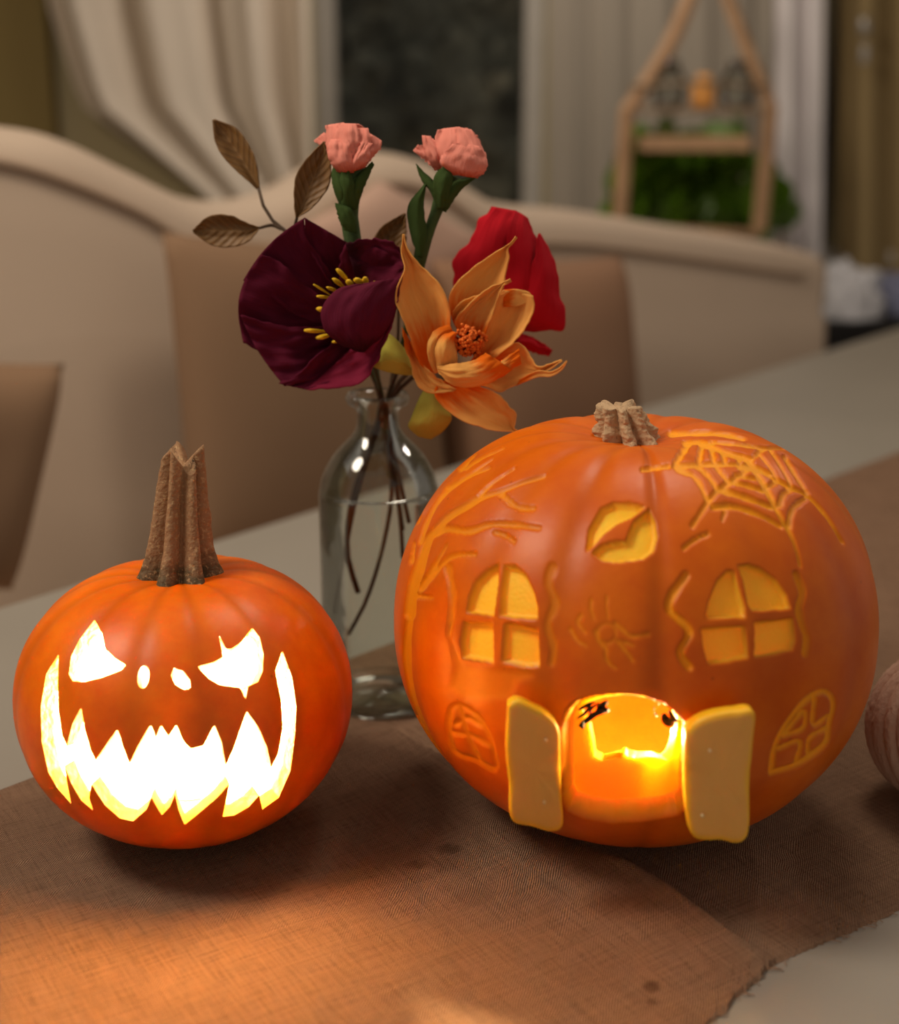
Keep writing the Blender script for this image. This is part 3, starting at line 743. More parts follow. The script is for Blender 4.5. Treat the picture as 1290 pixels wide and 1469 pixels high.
slab([(984, 1052), (1000, 1036), (1025, 1026), (1055, 1022), (1083, 1022), (1082, 1060), (1077, 1120), (1072, 1204), (1030, 1207), (996, 1203), (986, 1165), (983, 1100)], [(1019, 1078), (1008, 1171)], pT[1]-.020, pB[1]-.018, .013, large, 8)
# dark streaked scraps just inside the arch
ink = plain('ink_black', (22, 16, 12), .6)
def strip(pts, wpx, y, name='dark_scrap'):
    Q = resample(pts, 14); V = []
    for i, q in enumerate(Q):
        t = Q[min(i+1, 13)]-Q[max(i-1, 0)]; t /= np.linalg.norm(t); nn = np.array([-t[1], t[0]])
        wq = wpx*(.35+.65*math.sin(math.pi*(i+.6)/14.2))
        for s in (-1, 1):
            for dy in (0, .0012): V.append(G(q[0]+nn[0]*s*wq/2, q[1]+nn[1]*s*wq/2, y+dy+.002*math.sin(i*.5)))
    Fc = []
    for i in range(13):
        b = i*4; Fc += [(b, b+4, b+6, b+2), (b+1, b+3, b+7, b+5), (b, b+1, b+5, b+4), (b+2, b+6, b+7, b+3)]
    Fc += [(0, 2, 3, 1), (52, 53, 55, 54)]
    return mesh_obj(name, V, Fc, ink, large, True)
yin = surf2(885, 1010)[0][1]+.012
for pts, wq in (([(180,330),(260,270),(320,180)], 20), ([(200,400),(290,330),(360,280),(480,250)], 34), ([(210,385),(250,385)], 50), ([(190,250),(280,200),(350,175)], 22), ([(300,300),(310,240),(390,180)], 18), ([(360,260),(420,200),(465,165)], 36), ([(400,255),(480,240)], 30),
                ([(980,280),(1010,350),(1080,390)], 50), ([(1030,250),(1070,320),(1120,370)], 28), ([(895,270),(925,310)], 12), ([(930,200),(945,180)], 8), ([(893,215),(898,245)], 8)):
    strip(cr(pts, *w8), wq/6.45*1.7, yin)
# small led that lights the doorway
led_p = G(973, 1058, surf2(973, 1058)[0][1]+.022)
led = thing('led_light', 'tiny bright white led light glowing in the pumpkin doorway at right', 'light', led_p)
mb = MB(); mb.tube([led_p+np.array([.004, 0, -.008]), led_p+np.array([.001, 0, -.003]), led_p, led_p+np.array([-.001, 0, .005]), led_p+np.array([-.001, 0, .008])], [.0015, .003, .0042, .003, .0006], 12)
mb.build('bulb', emis('led_glow', (1, .85, .55, 1), 90), led)
mb = MB(); mb.tube([led_p+np.array([.004, 0, -.008]), led_p+np.array([.012, .02, -.02]), led_p+np.array([-.01, .06, -.045]), led_p+np.array([-.03, .07, -.050])], .0006, 6)
mb.build('wire', plain('led_wire', (150, 140, 120), .4), led)
lamp('led_lamp', led_p+np.array([-.012, .006, .0]), .5, (1, .66, .28), .004, led)
lamp('led_lamp', (LPC[0], LPC[1]-.02, LPC[2]-.05), .65, (1, .66, .26), .01, led)

# ------------------------------------------------------------------ yarn ball
yb = np.array([.327, .842, TABLE_Z+.0026+.053])
ym = cloth_mat('wool_yarn', (204, 172, 150), .1, 60, 900)
NAy, NPy = 420, 90; V = []
for j in range(NPy):
    t = .02+(math.pi-.04)*j/(NPy-1)
    for i in range(NAy):
        az = 2*math.pi*i/NAy
        a2 = az+.25*math.cos(t)
        nr = a2*26/2+1.3*math.sin(a2*3)
        ridge = abs(math.sin(nr))**.7
        r = .0515*(.945+.055*ridge)+.0009*mnoise.noise(Vector((az*20, t*30, 0)))
        sd = 1+.012*math.sin(a2*7)
        V.append((yb[0]+r*sd*math.sin(t)*math.cos(az), yb[1]+r*sd*math.sin(t)*math.sin(az), yb[2]+r*1.03*math.cos(t)-.008*math.exp(-(math.sin(t)/.25)**2)*(t < 1.5)))
Fc = [(j*NAy+i, (j+1)*NAy+i, (j+1)*NAy+(i+1) % NAy, j*NAy+(i+1) % NAy) for j in range(NPy-1) for i in range(NAy)]
Fc += [tuple(range(NAy)), tuple(reversed(range((NPy-1)*NAy, NPy*NAy)))]
tag(mesh_obj('yarn_ball', V, Fc, ym), 'pale pink ball of thick wool yarn at the right edge beside the large pumpkin', 'yarn ball')

# ------------------------------------------------------------------ glass bottle
BX, BY = G(545, 800, 1.013)[0], 1.013
def zb(py): return G(545, py, BY)[2]
zb0 = TABLE_Z+.0018; zl = zb(566)
R = .0455
prof = [(0, zb0+.003), (R*.80, zb0+.0005), (R*.93, zb0), (R, zb0+.006), (R, zb0+.02), (R*1.0, zb(800)), (R, zb(720)), (R*.985, zb(700)), (R*.90, zb(675)), (R*.72, zb(650)), (R*.50, zb(630)), (R*.385, zb(618)), (.0158, zb(605)), (.0156, zb(592)), (.0160, zb(585)),
        (.0215, zb(580)), (.0238, zb(574)), (.0240, zb(568)), (.0225, zb(564)), (.0200, zb(564)), (.0150, zb(570)), (.0138, zb(585)), (.0138, zb(605)), (R*.36, zb(621)), (R*.48, zb(635)), (R*.69, zb(654)), (R*.86, zb(678)), (R*.945, zb(702)), (R*.96, zb(720)), (R*.96, zb0+.02), (R*.93, zb0+.009), (R*.6, zb0+.0065), (0, zb0+.009)]
seg = 72; V = []; 
Pp = resample([(r, z) for r, z in prof], 130)
for (r, z) in Pp:
    for k in range(seg): V.append((BX+max(r, 0)*math.cos(2*math.pi*k/seg), BY+max(r, 0)*math.sin(2*math.pi*k/seg), z))
Fc = [(j*seg+k, j*seg+(k+1) % seg, (j+1)*seg+(k+1) % seg, (j+1)*seg+k) for j in range(len(Pp)-1) for k in range(seg)]
bot = mesh_obj('glass_bottle', V, Fc, glass_mat('bottle_glass', (.94, .955, .935, 1), .75))
tag(bot, 'clear glass bottle vase with round shoulders holding the paper flowers', 'bottle')

# ------------------------------------------------------------------ paper flowers
def patch(A, B, mat, parent, name='petal', y=.95, bulge=0., ruffle=0., nu=26, nv=34, edge=0., seed=0., thick=.0007, vflip=False, bow=0.):
    """paper sheet between two edges; points are (px, py, depth in cm behind y); v of the uv runs from the first point to the last"""
    A = resample([(p[0], p[1], p[2] if len(p) > 2 else 0) for p in A], nv); B = resample([(p[0], p[1], p[2] if len(p) > 2 else 0) for p in B], nv)
    V = []; UV = []; bd_ = (A[-1]+B[-1]-A[0]-B[0])[:2]; bd_ = bd_/(np.linalg.norm(bd_)+1e-9)*bow
    for j in range(nv):
        v = j/(nv-1)
        for i in range(nu):
            u = i/(nu-1); q = A[j]*(1-u)+B[j]*u
            if bow: q = q.copy(); q[:2] += bd_*math.sin(math.pi*u)*v**3
            d = q[2]+bulge*math.sin(math.pi*u)*math.sin(math.pi*min(1, .15+v*.85))
            d += ruffle*mnoise.noise(Vector((u*3.1+seed, v*3.3, seed*2.7)))+ruffle*.5*mnoise.noise(Vector((u*8+seed, v*5, 4)))
            ex = edge*(abs(u-.5)*2)**4
            x = q[0]+ex*6*mnoise.noise(Vector((v*12, seed+u, 0))); yy_ = q[1]+ex*6*mnoise.noise(Vector((v*12, seed+9+u, 0)))
            V.append(G(x, yy_, y+d*.01)); UV.append((u, 1-v if vflip else v))
    idx = np.arange(nu*nv).reshape(nv, nu)
    Fc = np.stack([idx[:-1, :-1], idx[1:, :-1], idx[1:, 1:], idx[:-1, 1:]], -1).reshape(-1, 4)
    o = mesh_obj(name, V, Fc, mat, parent, True, uv=UV)
    m = o.modifiers.new('thickness', 'SOLIDIFY'); m.thickness = thick; m.offset = 0
    return o
def stem_tube(pts, r, mat, parent, name='stem', n=26):
    """pts: (px, py, y) -> tube"""
    Q = resample([tuple(p) for p in pts], n)
    rr = r if hasattr(r, '__len__') else [r, r]
    return MB().tube([G(*q) for q in Q], list(np.linspace(rr[0], rr[-1], n)), 8).build(name, mat, parent)

green = paper('crepe_green', lin((48, 66, 30)), lin((70, 92, 44)), 40)
sgreen = plain('stem_green', (66, 66, 36), .7, .2, 200)
sbrown = plain('stem_brown', (70, 50, 30), .7, .2, 200)
olivep = paper('crepe_olive', lin((170, 162, 62)), lin((198, 188, 84)), 50)

# burgundy poppy
bur = paper('crepe_burgundy', lin((74, 12, 34)), lin((104, 20, 48)), 90, lin((52, 6, 22)), .22, .06)
bd = thing('burgundy_flower', 'large dark burgundy paper poppy with yellow stamens, leftmost big bloom', 'paper flower', G(552, 600, BY))
cyb = .945
patch([(500,440,2.0),(470,400,1.2),(440,350,.5),(437,312,0.)], [(520,450,2.2),(530,420,1.6),(525,390,1.2),(522,362,1.0)], bur, bd, y=cyb, bulge=.8, ruffle=.5, edge=1, seed=1, nu=34)
patch([(490,430,2.2),(470,385,1.4),(440,340,.6),(437,312,0.2)], [(500,475,2.2),(430,455,1.0),(380,420,.2),(349,402,-.2)], bur, bd, y=cyb-.004, bulge=.7, ruffle=.5, edge=.5, bow=9, seed=2, nu=36)
patch([(495,450,2.2),(440,410,1.2),(400,375,.5),(375,366,.2)], [(500,490,2.0),(430,500,1.0),(380,505,.3),(349,492,0)], bur, bd, y=cyb-.009, bulge=.6, ruffle=.55, edge=.5, bow=19, seed=3, nu=36)
patch([(495,465,2.2),(440,470,1.2),(395,465,.4),(345,452,0)], [(505,500,2.0),(470,530,.9),(440,548,.2),(408,554,0)], bur, bd, y=cyb-.013, bulge=.5, ruffle=.6, edge=.5, bow=6, seed=4, nu=36)
patch([(500,480,1.6),(460,505,.4),(430,535,0),(400,550,0)], [(545,485,1.4),(535,520,.5),(500,548,.1),(440,559,0)], bur, bd, y=cyb-.016, bulge=.8, ruffle=.4, edge=.8, seed=5, nu=30)
patch([(505,500,.6),(520,485,0),(550,460,-.3),(572,430,-.2)], [(440,559,.2),(490,556,-.2),(528,540,-.5),(562,470,-.2)], paper('crepe_wine', lin((112, 22, 48)), lin((130, 30, 58)), 90), bd, y=cyb-.018, bulge=.5, ruffle=.3, edge=.8, seed=6)
patch([(505,440,2.3),(490,405,1.6),(488,370,1.2),(496,350,1.0)], [(520,440,2.0),(555,425,1.4),(575,405,.8),(581,380,.4)], bur, bd, y=cyb-.010, bulge=.8, ruffle=.5, edge=.5, bow=10, seed=7)
patch([(496,350,1.0),(515,344,.9),(545,343,.7),(570,352,.4),(580,368,.3)], [(520,432,1.4),(530,428,1.2),(545,424,1.0),(560,418,.7),(581,392,.3)], bur, bd, y=cyb-.012, bulge=.5, ruffle=.4, edge=.6, seed=8)
patch([(520,505,.3),(490,495,-.4),(464,470,-.9),(463,440,-.9),(485,415,-.6),(515,408,-.2)], [(522,505,.5),(545,485,.4),(560,465,.2),(568,445,.1),(574,415,.2),(578,397,.3)], bur, bd, y=cyb-.022, bulge=-1.3, ruffle=.3, edge=.3, seed=9, nu=34)
yel = plain('stamen_yellow', (226, 180, 22), .7, .15, 300)
for k, (a, b, wq) in enumerate((((515,430),(484,386),4.5), ((512,428),(479,400),5), ((500,440),(450,408),2.5), ((503,430),(456,425),4.5), ((495,445),(457,443),7), ((520,425),(512,400),6), ((520,425),(524,398),4), ((528,428),(538,404),3), ((500,478),(438,474),6), ((500,480),(455,485),6), ((505,485),(478,491),4), ((505,430),(470,412),4), ((512,425),(500,402),5))):
    m_ = ((a[0]+b[0])/2+random.Random(k).uniform(-4, 4), (a[1]+b[1])/2+random.Random(k+50).uniform(-4, 2))
    Q = resample([(a[0], a[1], cyb+.004), (m_[0], m_[1], cyb-.010), (b[0], b[1], cyb-.020)], 9)
    MB().tube([G(*q) for q in Q], [wq*.00024]*5+[wq*.00034, wq*.00050, wq*.00056, wq*.00034], 6, ell=.5).build('stamen', yel, bd)
stem_tube([(520, 490, .965), (538, 530, .985), (549, 575, BY), (556, 620, BY), (568, 690, BY+.01), (578, 760, BY+.01)], .0018, sgreen, bd)

# orange lotus-like bloom
ora = paper('crepe_orange', lin((238, 162, 74)), lin((252, 192, 108)), 70, lin((238, 112, 16)), .30, .12)
org = thing('orange_flower', 'pointed orange paper lily with curled petal tips in front centre of the bunch', 'paper flower', G(556, 600, BY))
yo = .925
patch([(623,535,.6),(605,524,.2),(592,495,0),(581,465,-.2),(570,438,-.2),(568,417,0),(580,388,.2),(576,362,.4),(578,336,.4)], [(650,500,.8),(646,475,.5),(646,450,.3),(641,429,.2),(632,410,.2),(615,391,.2),(594,370,.3),(583,351,.4),(580,336,.4)], ora, org, y=yo, bulge=1.2, ruffle=.3, edge=.35, seed=11, nu=34, nv=60)
patch([(660,480,1.6),(646,448,1.4),(644,429,1.4),(650,413,1.3),(668,393,1.2),(697,371,1.0),(724,354,.8),(733,348,.7),(740,339,.6)], [(695,480,1.6),(710,450,1.4),(721,420,1.2),(725,395,1.1),(729,378,1.0),(730,368,.9),(729,358,.8),(734,351,.7),(742,341,.6)], ora, org, y=yo, bulge=.7, ruffle=.2, edge=.3, seed=12, nu=30, nv=60)
patch([(655,470,1.2),(649,452,1.0),(662,433,.9),(687,423,.8)], [(660,478,1.2),(668,456,1.0),(680,440,.8),(700,424,.7)], ora, org, y=yo, bulge=.6, ruffle=.1, edge=.3, seed=13)
patch([(672,490,1.2),(652,462,.7),(666,444,.5),(685,425,.3),(708,410,.1),(724,404,0),(732,400,0)], [(690,490,1.0),(700,470,.6),(708,448,.4),(716,424,.2),(720,414,.1),(727,407,0),(734,404,0)], ora, org, y=yo, bulge=.8, ruffle=.25, edge=.4, seed=14, nu=30, nv=44)
patch([(672,525,1.2),(691,490,1.0),(700,470,.9),(709,445,.8),(714,424,.7),(723,416,.6)], [(676,534,.9),(708,514,.4),(740,488,.1),(760,460,.1),(767,440,.2),(765,424,.3)], ora, org, y=yo, bulge=1.0, ruffle=.3, edge=.4, seed=15, nu=34, nv=44)
patch([(723,416,.6),(741,415,.5),(757,418,.4),(765,426,.3)], [(722,440,.8),(742,440,.5),(756,436,.4),(766,438,.3)], ora, org, y=yo, bulge=.1, ruffle=.1, seed=16, nv=16, nu=10)
patch([(700,520,1.0),(722,500,.9),(740,492,.7),(752,497,.5),(763,514,.3),(773,526,.1),(790,521,-.2),(806,516,-.4)], [(661,549,.9),(697,555,.8),(716,562,.6),(741,552,.4),(760,542,.2),(776,536,0),(791,529,-.2),(807,518,-.4)], ora, org, y=yo, bulge=.8, ruffle=.3, edge=.4, seed=17, nu=30, nv=50)
patch([(745,545,.5),(771,532,.2),(790,533,-.1),(803,527,-.3),(813,517,-.5)], [(741,553,.5),(771,541,.2),(790,540,-.1),(806,531,-.3),(814,519,-.5)], ora, org, y=yo-.002, bulge=.1, seed=18, nv=30, nu=10)
patch([(632,545,.7),(623,562,.3),(632,579,.1),(651,596,-.1),(672,607,-.2),(708,617,-.3),(735,619,-.3),(746,624,-.4)], [(670,550,.7),(695,556,.5),(716,566,.3),(729,581,.1),(740,592,0),(740,604,-.1),(738,614,-.3),(747,622,-.4)], ora, org, y=yo-.004, bulge=.9, ruffle=.35, edge=.35, seed=19, nu=34, nv=50)
patch([(577,470,1.2),(581,499,.8),(590,520,.5),(593,541,.2),(604,558,0),(620,564,0),(650,562,.1)], [(595,500,.9),(600,512,.7),(608,524,.5),(622,537,.3),(634,546,.2),(644,553,.2),(655,558,.2)], ora, org, y=yo-.003, bulge=.4, ruffle=.3, edge=.3, seed=20, nv=40)
patch([(645,465,.6),(626,473,.2),(616,486,-.2),(613,500,-.3),(616,520,-.1),(624,536,.2)], [(652,480,.6),(640,484,.3),(632,494,.2),(630,503,.2),(630,516,.3),(634,532,.4)], ora, org, y=yo-.008, bulge=-.3, ruffle=.1, edge=.2, seed=21, nv=34)
patch([(652,476,.8),(634,482,.3),(625,499,-.1),(625,518,.1),(630,534,.3)], [(655,478,.4),(652,490,.3),(655,505,.3),(656,520,.3),(650,530,.4)], ora, org, y=yo-.012, bulge=-.5, ruffle=.15, edge=.2, seed=22, nv=30)
patch([(697,506,.2),(680,517,0),(661,521,-.1),(644,523,-.1),(627,527,.1)], [(735,530,.6),(708,547,.2),(678,555,0),(651,553,0),(630,536,.2)], ora, org, y=yo-.014, bulge=-.7, ruffle=.25, edge=.3, seed=23, nu=26, nv=34)
patch([(745,500,.6),(720,518,.3),(700,530,.2),(682,540,.2)], [(748,522,.5),(730,532,.3),(708,546,.1),(680,552,.1)], ora, org, y=yo-.010, bulge=-.4, ruffle=.25, edge=.3, seed=24, nv=24)
fil = plain('filament_orange', (222, 104, 20), .75, .2, 300)
rng = random.Random(5); mb = MB()
for k in range(150):
    an = rng.uniform(0, 6.28); rr_ = math.sqrt(rng.random())*23
    bx_, by_ = 674+rr_*math.cos(an), 489+rr_*.95*math.sin(an)
    mb.tube([G(674+(bx_-674)*.4, 492+(by_-489)*.4, yo+.012), G(bx_, by_, yo-.004-.006*(1-rr_/23)), G(bx_+rng.uniform(-4, 4), by_+rng.uniform(-4, 3), yo-.007-.007*(1-rr_/23))], [.0006, .0009, .0011], 5)
f_ = mb.build('filament_tuft', fil, org); f_['kind'] = 'stuff'
patch([(592,520,1.5),(580,500,.6),(560,480,.2),(545,480,.4)], [(597,538,1.4),(575,537,.4),(545,530,0),(525,519,.6)], olivep, org, 'sepal', y=yo+.012, bulge=-.9, ruffle=.1, nu=20, nv=30, seed=31)
patch([(610,556,1.0),(600,575,.3),(590,600,-.1),(586,612,.2),(600,626,.8)], [(632,570,.8),(640,585,.4),(648,600,.1),(636,618,.3),(618,630,.9)], olivep, org, 'sepal', y=yo+.008, bulge=-.6, ruffle=.1, nu=20, nv=30, seed=32)
stem_tube([(650, 520, .940), (610, 520, .955), (575, 545, .985), (558, 580, BY), (540, 620, BY), (512, 710, BY), (492, 810, BY), (480, 880, BY)], .0018, sbrown, org)

# red flower behind
red = paper('crepe_red', lin((176, 10, 26)), lin((204, 22, 40)), 80, lin((130, 4, 18)), .1, .1)
rf = thing('red_flower', 'crimson red paper poppy turned away behind the orange bloom', 'paper flower', G(560, 600, BY))
yr = .985
patch([(690,480,-.5),(660,440,0),(651,410,.2),(652,372,.4),(672,348,.4),(688,318,.6),(705,296,.8)], [(712,480,-1.2),(722,440,-1.1),(725,400,-1.0),(728,360,-.8),(730,330,-.4),(735,312,.2),(742,303,.6)], red, rf, y=yr, bulge=-.9, ruffle=.15, edge=.8, seed=41, nu=34, nv=44)
patch([(705,480,-1.0),(716,440,-1.2),(722,400,-1.1),(726,350,-.8),(730,320,-.3),(740,302,.6)], [(790,470,.4),(790,440,.3),(783,400,.2),(776,365,.2),(768,340,.4),(757,312,.7)], red, rf, y=yr-.004, bulge=-1.1, ruffle=.18, edge=.6, seed=42, nu=36, nv=44)
patch([(700,470,-.8),(735,430,-1.0),(760,390,-.8),(770,350,-.2),(773,335,.3)], [(745,477,-.4),(785,474,.1),(808,472,.3),(811,450,.3),(803,422,.2),(800,390,.2),(785,352,.5),(775,335,.5)], red, rf, y=yr-.008, bulge=-.9, ruffle=.15, edge=.6, seed=43, nu=30, nv=44)
patch([(735,478,-.4),(755,480,0),(775,490,.2),(793,502,.4)], [(738,497,-.4),(755,502,0),(772,508,.2),(788,511,.4)], red, rf, y=yr, bulge=-.3, ruffle=.2, edge=.4, seed=44, nv=20, nu=16)
stem_tube([(712, 470, .985), (660, 500, .985), (600, 535, .99), (562, 575, BY-.003), (560, 625, BY), (574, 690, BY), (587, 750, BY)], .0017, sbrown, rf)

# pink buds
def pinkmat(i): return paper('crepe_pink_%s' % ('a', 'b')[i], lin((232, 136, 118)), lin((246, 160, 142)), 24, lin((206, 96, 70)), .12, .15)
def bud(name, label, petals, sepals, stempts, y, i, cal):
    t = thing(name, label, 'paper flower', G(548+6*i, 600, BY)); m = pinkmat(i)
    for k, (A, B, dz, bl) in enumerate(petals):
        patch(A, B, m, t, y=y+dz, bulge=bl, ruffle=.25, edge=.5, seed=60+k+10*i, nu=16, nv=20)
    for k, (A, B, dz) in enumerate(sepals):
        patch(A, B, green, t, 'sepal', y=y+dz, bulge=-.35, ruffle=.1, edge=.2, seed=80+k+10*i, nu=14, nv=24)
    n = 30; Q = resample([tuple(p) for p in stempts], n); rr = np.interp(np.linspace(0, 1, n), [c_[0] for c_ in cal], [c_[1] for c_ in cal])
    k_ = 14
    MB().tube([G(*q) for q in Q[:k_]], list(rr[:k_]), 12).build('stem', green2, t)
    MB().tube([G(*q) for q in Q[k_-1:]], list(rr[k_-1:]), 8).build('stem_wire', sbrown, t)
    return t
green2 = plain('stem_wrap_green', (62, 84, 42), .8, .25, 120, .3)
bud('pink_flower', 'ruffled salmon pink paper bud, left of the two pink ones',
    [([(495,245,0),(478,225,0),(462,210,.2),(450,202,.4)], [(500,240,0),(488,215,0),(478,200,.2),(465,190,.4)], .004, -.3),
     ([(490,245,0),(472,225,0),(468,195,.1),(467,180,.4)], [(510,245,0),(500,215,-.4),(496,195,-.2),(494,176,.4)], -.004, -.6),
     ([(495,245,0),(482,220,-.2),(480,195,0),(488,177,.4)], [(518,240,0),(516,215,-.4),(514,190,-.2),(511,178,.4)], -.007, -.5),
     ([(498,246,0),(500,220,-.3),(506,200,0),(510,184,.4)], [(524,236,0),(530,215,-.2),(532,200,0),(528,184,.4)], -.006, -.5),
     ([(505,246,0),(510,225,-.2),(520,205,0),(528,190,.4)], [(526,236,0),(538,222,0),(546,212,0),(548,202,.3)], -.003, -.4),
     ([(485,247,0),(474,232,-.3),(470,215,-.3),(474,200,0)], [(508,248,-.2),(506,230,-.6),(504,212,-.5),(500,200,-.2)], -.010, -.5),
     ([(500,248,-.2),(504,232,-.5),(512,216,-.4),(520,204,0)], [(524,240,0),(530,226,-.3),(532,215,-.2),(534,206,0)], -.010, -.4),
     ([(478,215,.4),(474,195,.5),(470,185,.6),(474,178,.7)], [(520,215,.4),(524,195,.5),(522,184,.6),(515,178,.7)], .008, .3)],
    [([(490,300,0),(480,275,-.3),(476,255,-.3),(478,238,0)], [(502,300,0),(500,275,-.5),(496,255,-.5),(488,243,-.2)], -.006),
     ([(490,300,0),(490,275,-.4),(488,258,-.6),(491,240,-.5)], [(512,300,0),(508,275,-.5),(508,262,-.6),(500,244,-.5)], -.008),
     ([(498,300,0),(500,275,-.4),(510,255,-.4),(534,232,0)], [(512,300,0),(520,275,-.2),(528,255,-.2),(537,236,0)], -.006),
     ([(494,330,-.1),(488,318,-.2),(484,305,-.3),(481,291,-.2)], [(512,335,-.1),(510,318,-.3),(504,300,-.4),(490,294,-.3)], -.008)],
    [(505, 240, .955), (503, 265, .955), (500, 300, .955), (507, 350, .958), (520, 430, .965), (540, 540, 1.0), (550, 580, BY), (556, 640, BY), (562, 710, BY), (548, 790, BY), (526, 860, BY), (500, 910, BY)], .955, 0,
    [(0, .0095), (.04, .0085), (.09, .0062), (.18, .0058), (.26, .0055), (.42, .003), (.5, .002), (1, .0016)])
bud('pink_flower', 'salmon pink paper bud with a slim curled green leaf, right of the two pink ones',
    [([(625,245,0),(612,232,0),(600,222,0),(593,216,.1)], [(630,240,0),(620,222,0),(610,212,.1),(600,207,.2)], -.002, -.3),
     ([(625,245,0),(614,228,-.2),(608,212,0),(606,194,.2)], [(640,240,0),(638,222,-.3),(630,210,-.2),(618,196,.1)], -.004, -.4),
     ([(640,250,0),(624,225,-.2),(622,205,0),(628,186,.3)], [(660,245,0),(662,220,-.5),(664,200,-.3),(660,182,.2)], -.005, -.5),
     ([(645,252,0),(645,225,-.4),(650,205,-.2),(654,182,.3)], [(682,250,0),(698,230,-.2),(690,208,0),(676,186,.3)], -.008, -.7),
     ([(642,248,-.2),(632,232,-.5),(640,215,-.5),(655,205,-.3)], [(685,256,-.2),(698,243,-.2),(698,228,-.1),(688,210,0)], -.012, -.5),
     ([(630,215,.4),(626,200,.5),(632,188,.6),(640,184,.7)], [(690,215,.4),(690,205,.5),(682,192,.6),(670,184,.7)], .006, .3)],
    [([(628,300,0),(618,275,-.1),(605,258,0),(597,235,.2)], [(636,300,0),(630,275,-.3),(622,260,-.2),(606,245,.1)], -.006),
     ([(628,300,0),(622,275,-.4),(624,252,-.6),(640,235,-.4)], [(642,298,0),(645,275,-.5),(650,258,-.6),(646,240,-.4)], -.010),
     ([(632,300,0),(636,280,-.4),(650,262,-.4),(680,252,0)], [(640,305,0),(652,285,-.2),(664,270,-.2),(682,256,0)], -.007),
     ([(600,370,0),(588,330,0),(586,295,0),(610,263,0)], [(606,370,0),(612,335,-.2),(608,295,-.2),(612,265,0)], -.008)],
    [(645, 250, .96), (636, 275, .96), (622, 315, .96), (605, 360, .962), (592, 430, .97), (570, 530, 1.0), (556, 575, BY+.003), (564, 660, BY+.005), (574, 740, BY), (578, 800, BY)], .96, 1,
    [(0, .0085), (.04, .0062), (.09, .0040), (.14, .0036), (.2, .0050), (.26, .0042), (.42, .0022), (1, .0016)])

# branch of dry leaves
leafn = NT('dry_leaf'); uvl = leafn.coord('UV'); sx_ = leafn.node('ShaderNodeSeparateXYZ'); leafn.link(uvl, sx_.inputs[0])
au = leafn.math('ABSOLUTE', leafn.math('SUBTRACT', sx_.outputs[0], .5))
vein = leafn.math('SINE', leafn.math('MULTIPLY', leafn.math('ADD', sx_.outputs[1], leafn.math('MULTIPLY', au, -.5)), 52.0))
vv = leafn.ramp(vein, [(.82, (0, 0, 0, 1)), (.97, (1, 1, 1, 1))]); mid = leafn.math('LESS_THAN', au, .022)
lc = leafn.mix(leafn.noise(90, 4, leafn.coord('Object')), lin((96, 66, 28)), lin((126, 88, 40)))
lc = leafn.mix(leafn.math('MULTIPLY', leafn.math('MAXIMUM', vv, mid), .35), lc, lin((160, 122, 70)))
leafn.set(Base_Color=lc, Roughness=.6, Normal=leafn.bump(vein, .3, .0008))
br = thing('leaf_branch', 'thin brown branch with four dry brown leaves at the left of the bunch', 'branch', G(545, 600, BY))
for k, (A, B, y_) in enumerate(((([(370,272,0),(352,256,0),(326,232,.2),(309,205,.4),(305,172,.6)], [(372,270,0),(369,240,0),(360,212,.2),(340,185,.4),(308,171,.6)], .99)),
                                (([(372,326,0),(350,318,0),(330,309,0),(300,310,.1),(276,330,.2)], [(372,328,0),(358,345,0),(335,354,0),(305,352,.1),(278,334,.2)], .975)),
                                (([(425,314,0),(422,290,0),(424,255,.1),(440,228,.2),(464,203,.3)], [(427,312,0),(450,296,0),(473,264,.1),(474,225,.2),(466,203,.3)], .955)),
                                (([(572,372,0),(552,362,0),(535,350,0),(548,325,.1),(580,306,.2)], [(574,372,0),(580,360,0),(583,345,0),(583,325,.1),(582,306,.2)], .985)))):
    patch(A, B, leafn.m, br, 'leaf', y=y_, bulge=.5, ruffle=.15, edge=.15, seed=90+k, nu=20, nv=36)
stem_tube([(371, 270, .99), (380, 300, .985), (400, 326, .98), (430, 350, .975), (490, 450, .98), (535, 540, 1.0), (546, 580, BY-.004), (530, 640, BY), (506, 710, BY), (498, 790, BY), (514, 850, BY)], [.0012, .0022], sbrown, br, 'twig')
stem_tube([(372, 327, .975), (390, 323, .98), (404, 328, .979)], [.0010, .0014], sbrown, br, 'twig')
stem_tube([(426, 312, .955), (424, 330, .965), (436, 362, .975)], [.0010, .0014], sbrown, br, 'twig')
stem_tube([(573, 370, .985), (572, 420, .985), (570, 500, .99), (560, 560, BY), (566, 650, BY+.01), (585, 740, BY+.01)], [.0010, .0014], sbrown, br, 'twig')

# ------------------------------------------------------------------ sofa behind the table
sofam = cloth_mat('sofa_linen', (198, 178, 158), .05, 4, 500)
sA = G(-150, 300, 1.78)[:2]; sB = G(1188, 300, 3.15)[:2]
sd = (sB-sA)/np.linalg.norm(sB-sA); sn = np.array([sd[1], -sd[0]]); SL = np.linalg.norm(sB-sA); srz = math.atan2(sd[1], sd[0])
def on_sofa(px, py, off=0.):
    """(s, z) where the ray meets the sofa back plane shifted by off towards the viewer"""
    d = ray(px, py); o = sA+sn*off
    t = ((o-CAM[:2]) @ sn)/(d[:2] @ sn); p = CAM+d*t
    return (p[:2]-o) @ sd, p[2]
top_px = [(-520,330),(-440,245),(-330,185),(-230,165),(-150,160),(0,178),(100,196),(200,243),(290,285),(360,288),(430,267),(490,232),(560,218),(630,231),(690,267),(740,292),(850,303),(1000,327),(1120,347),(1188,364)]
tp = np.array([on_sofa(*q) for q in top_px]); tps = resample(tp, 160)
sofa = thing('sofa', 'cream linen sofa with a curved camel back behind the table', 'sofa', (*(sA+sd*SL/2), 0))
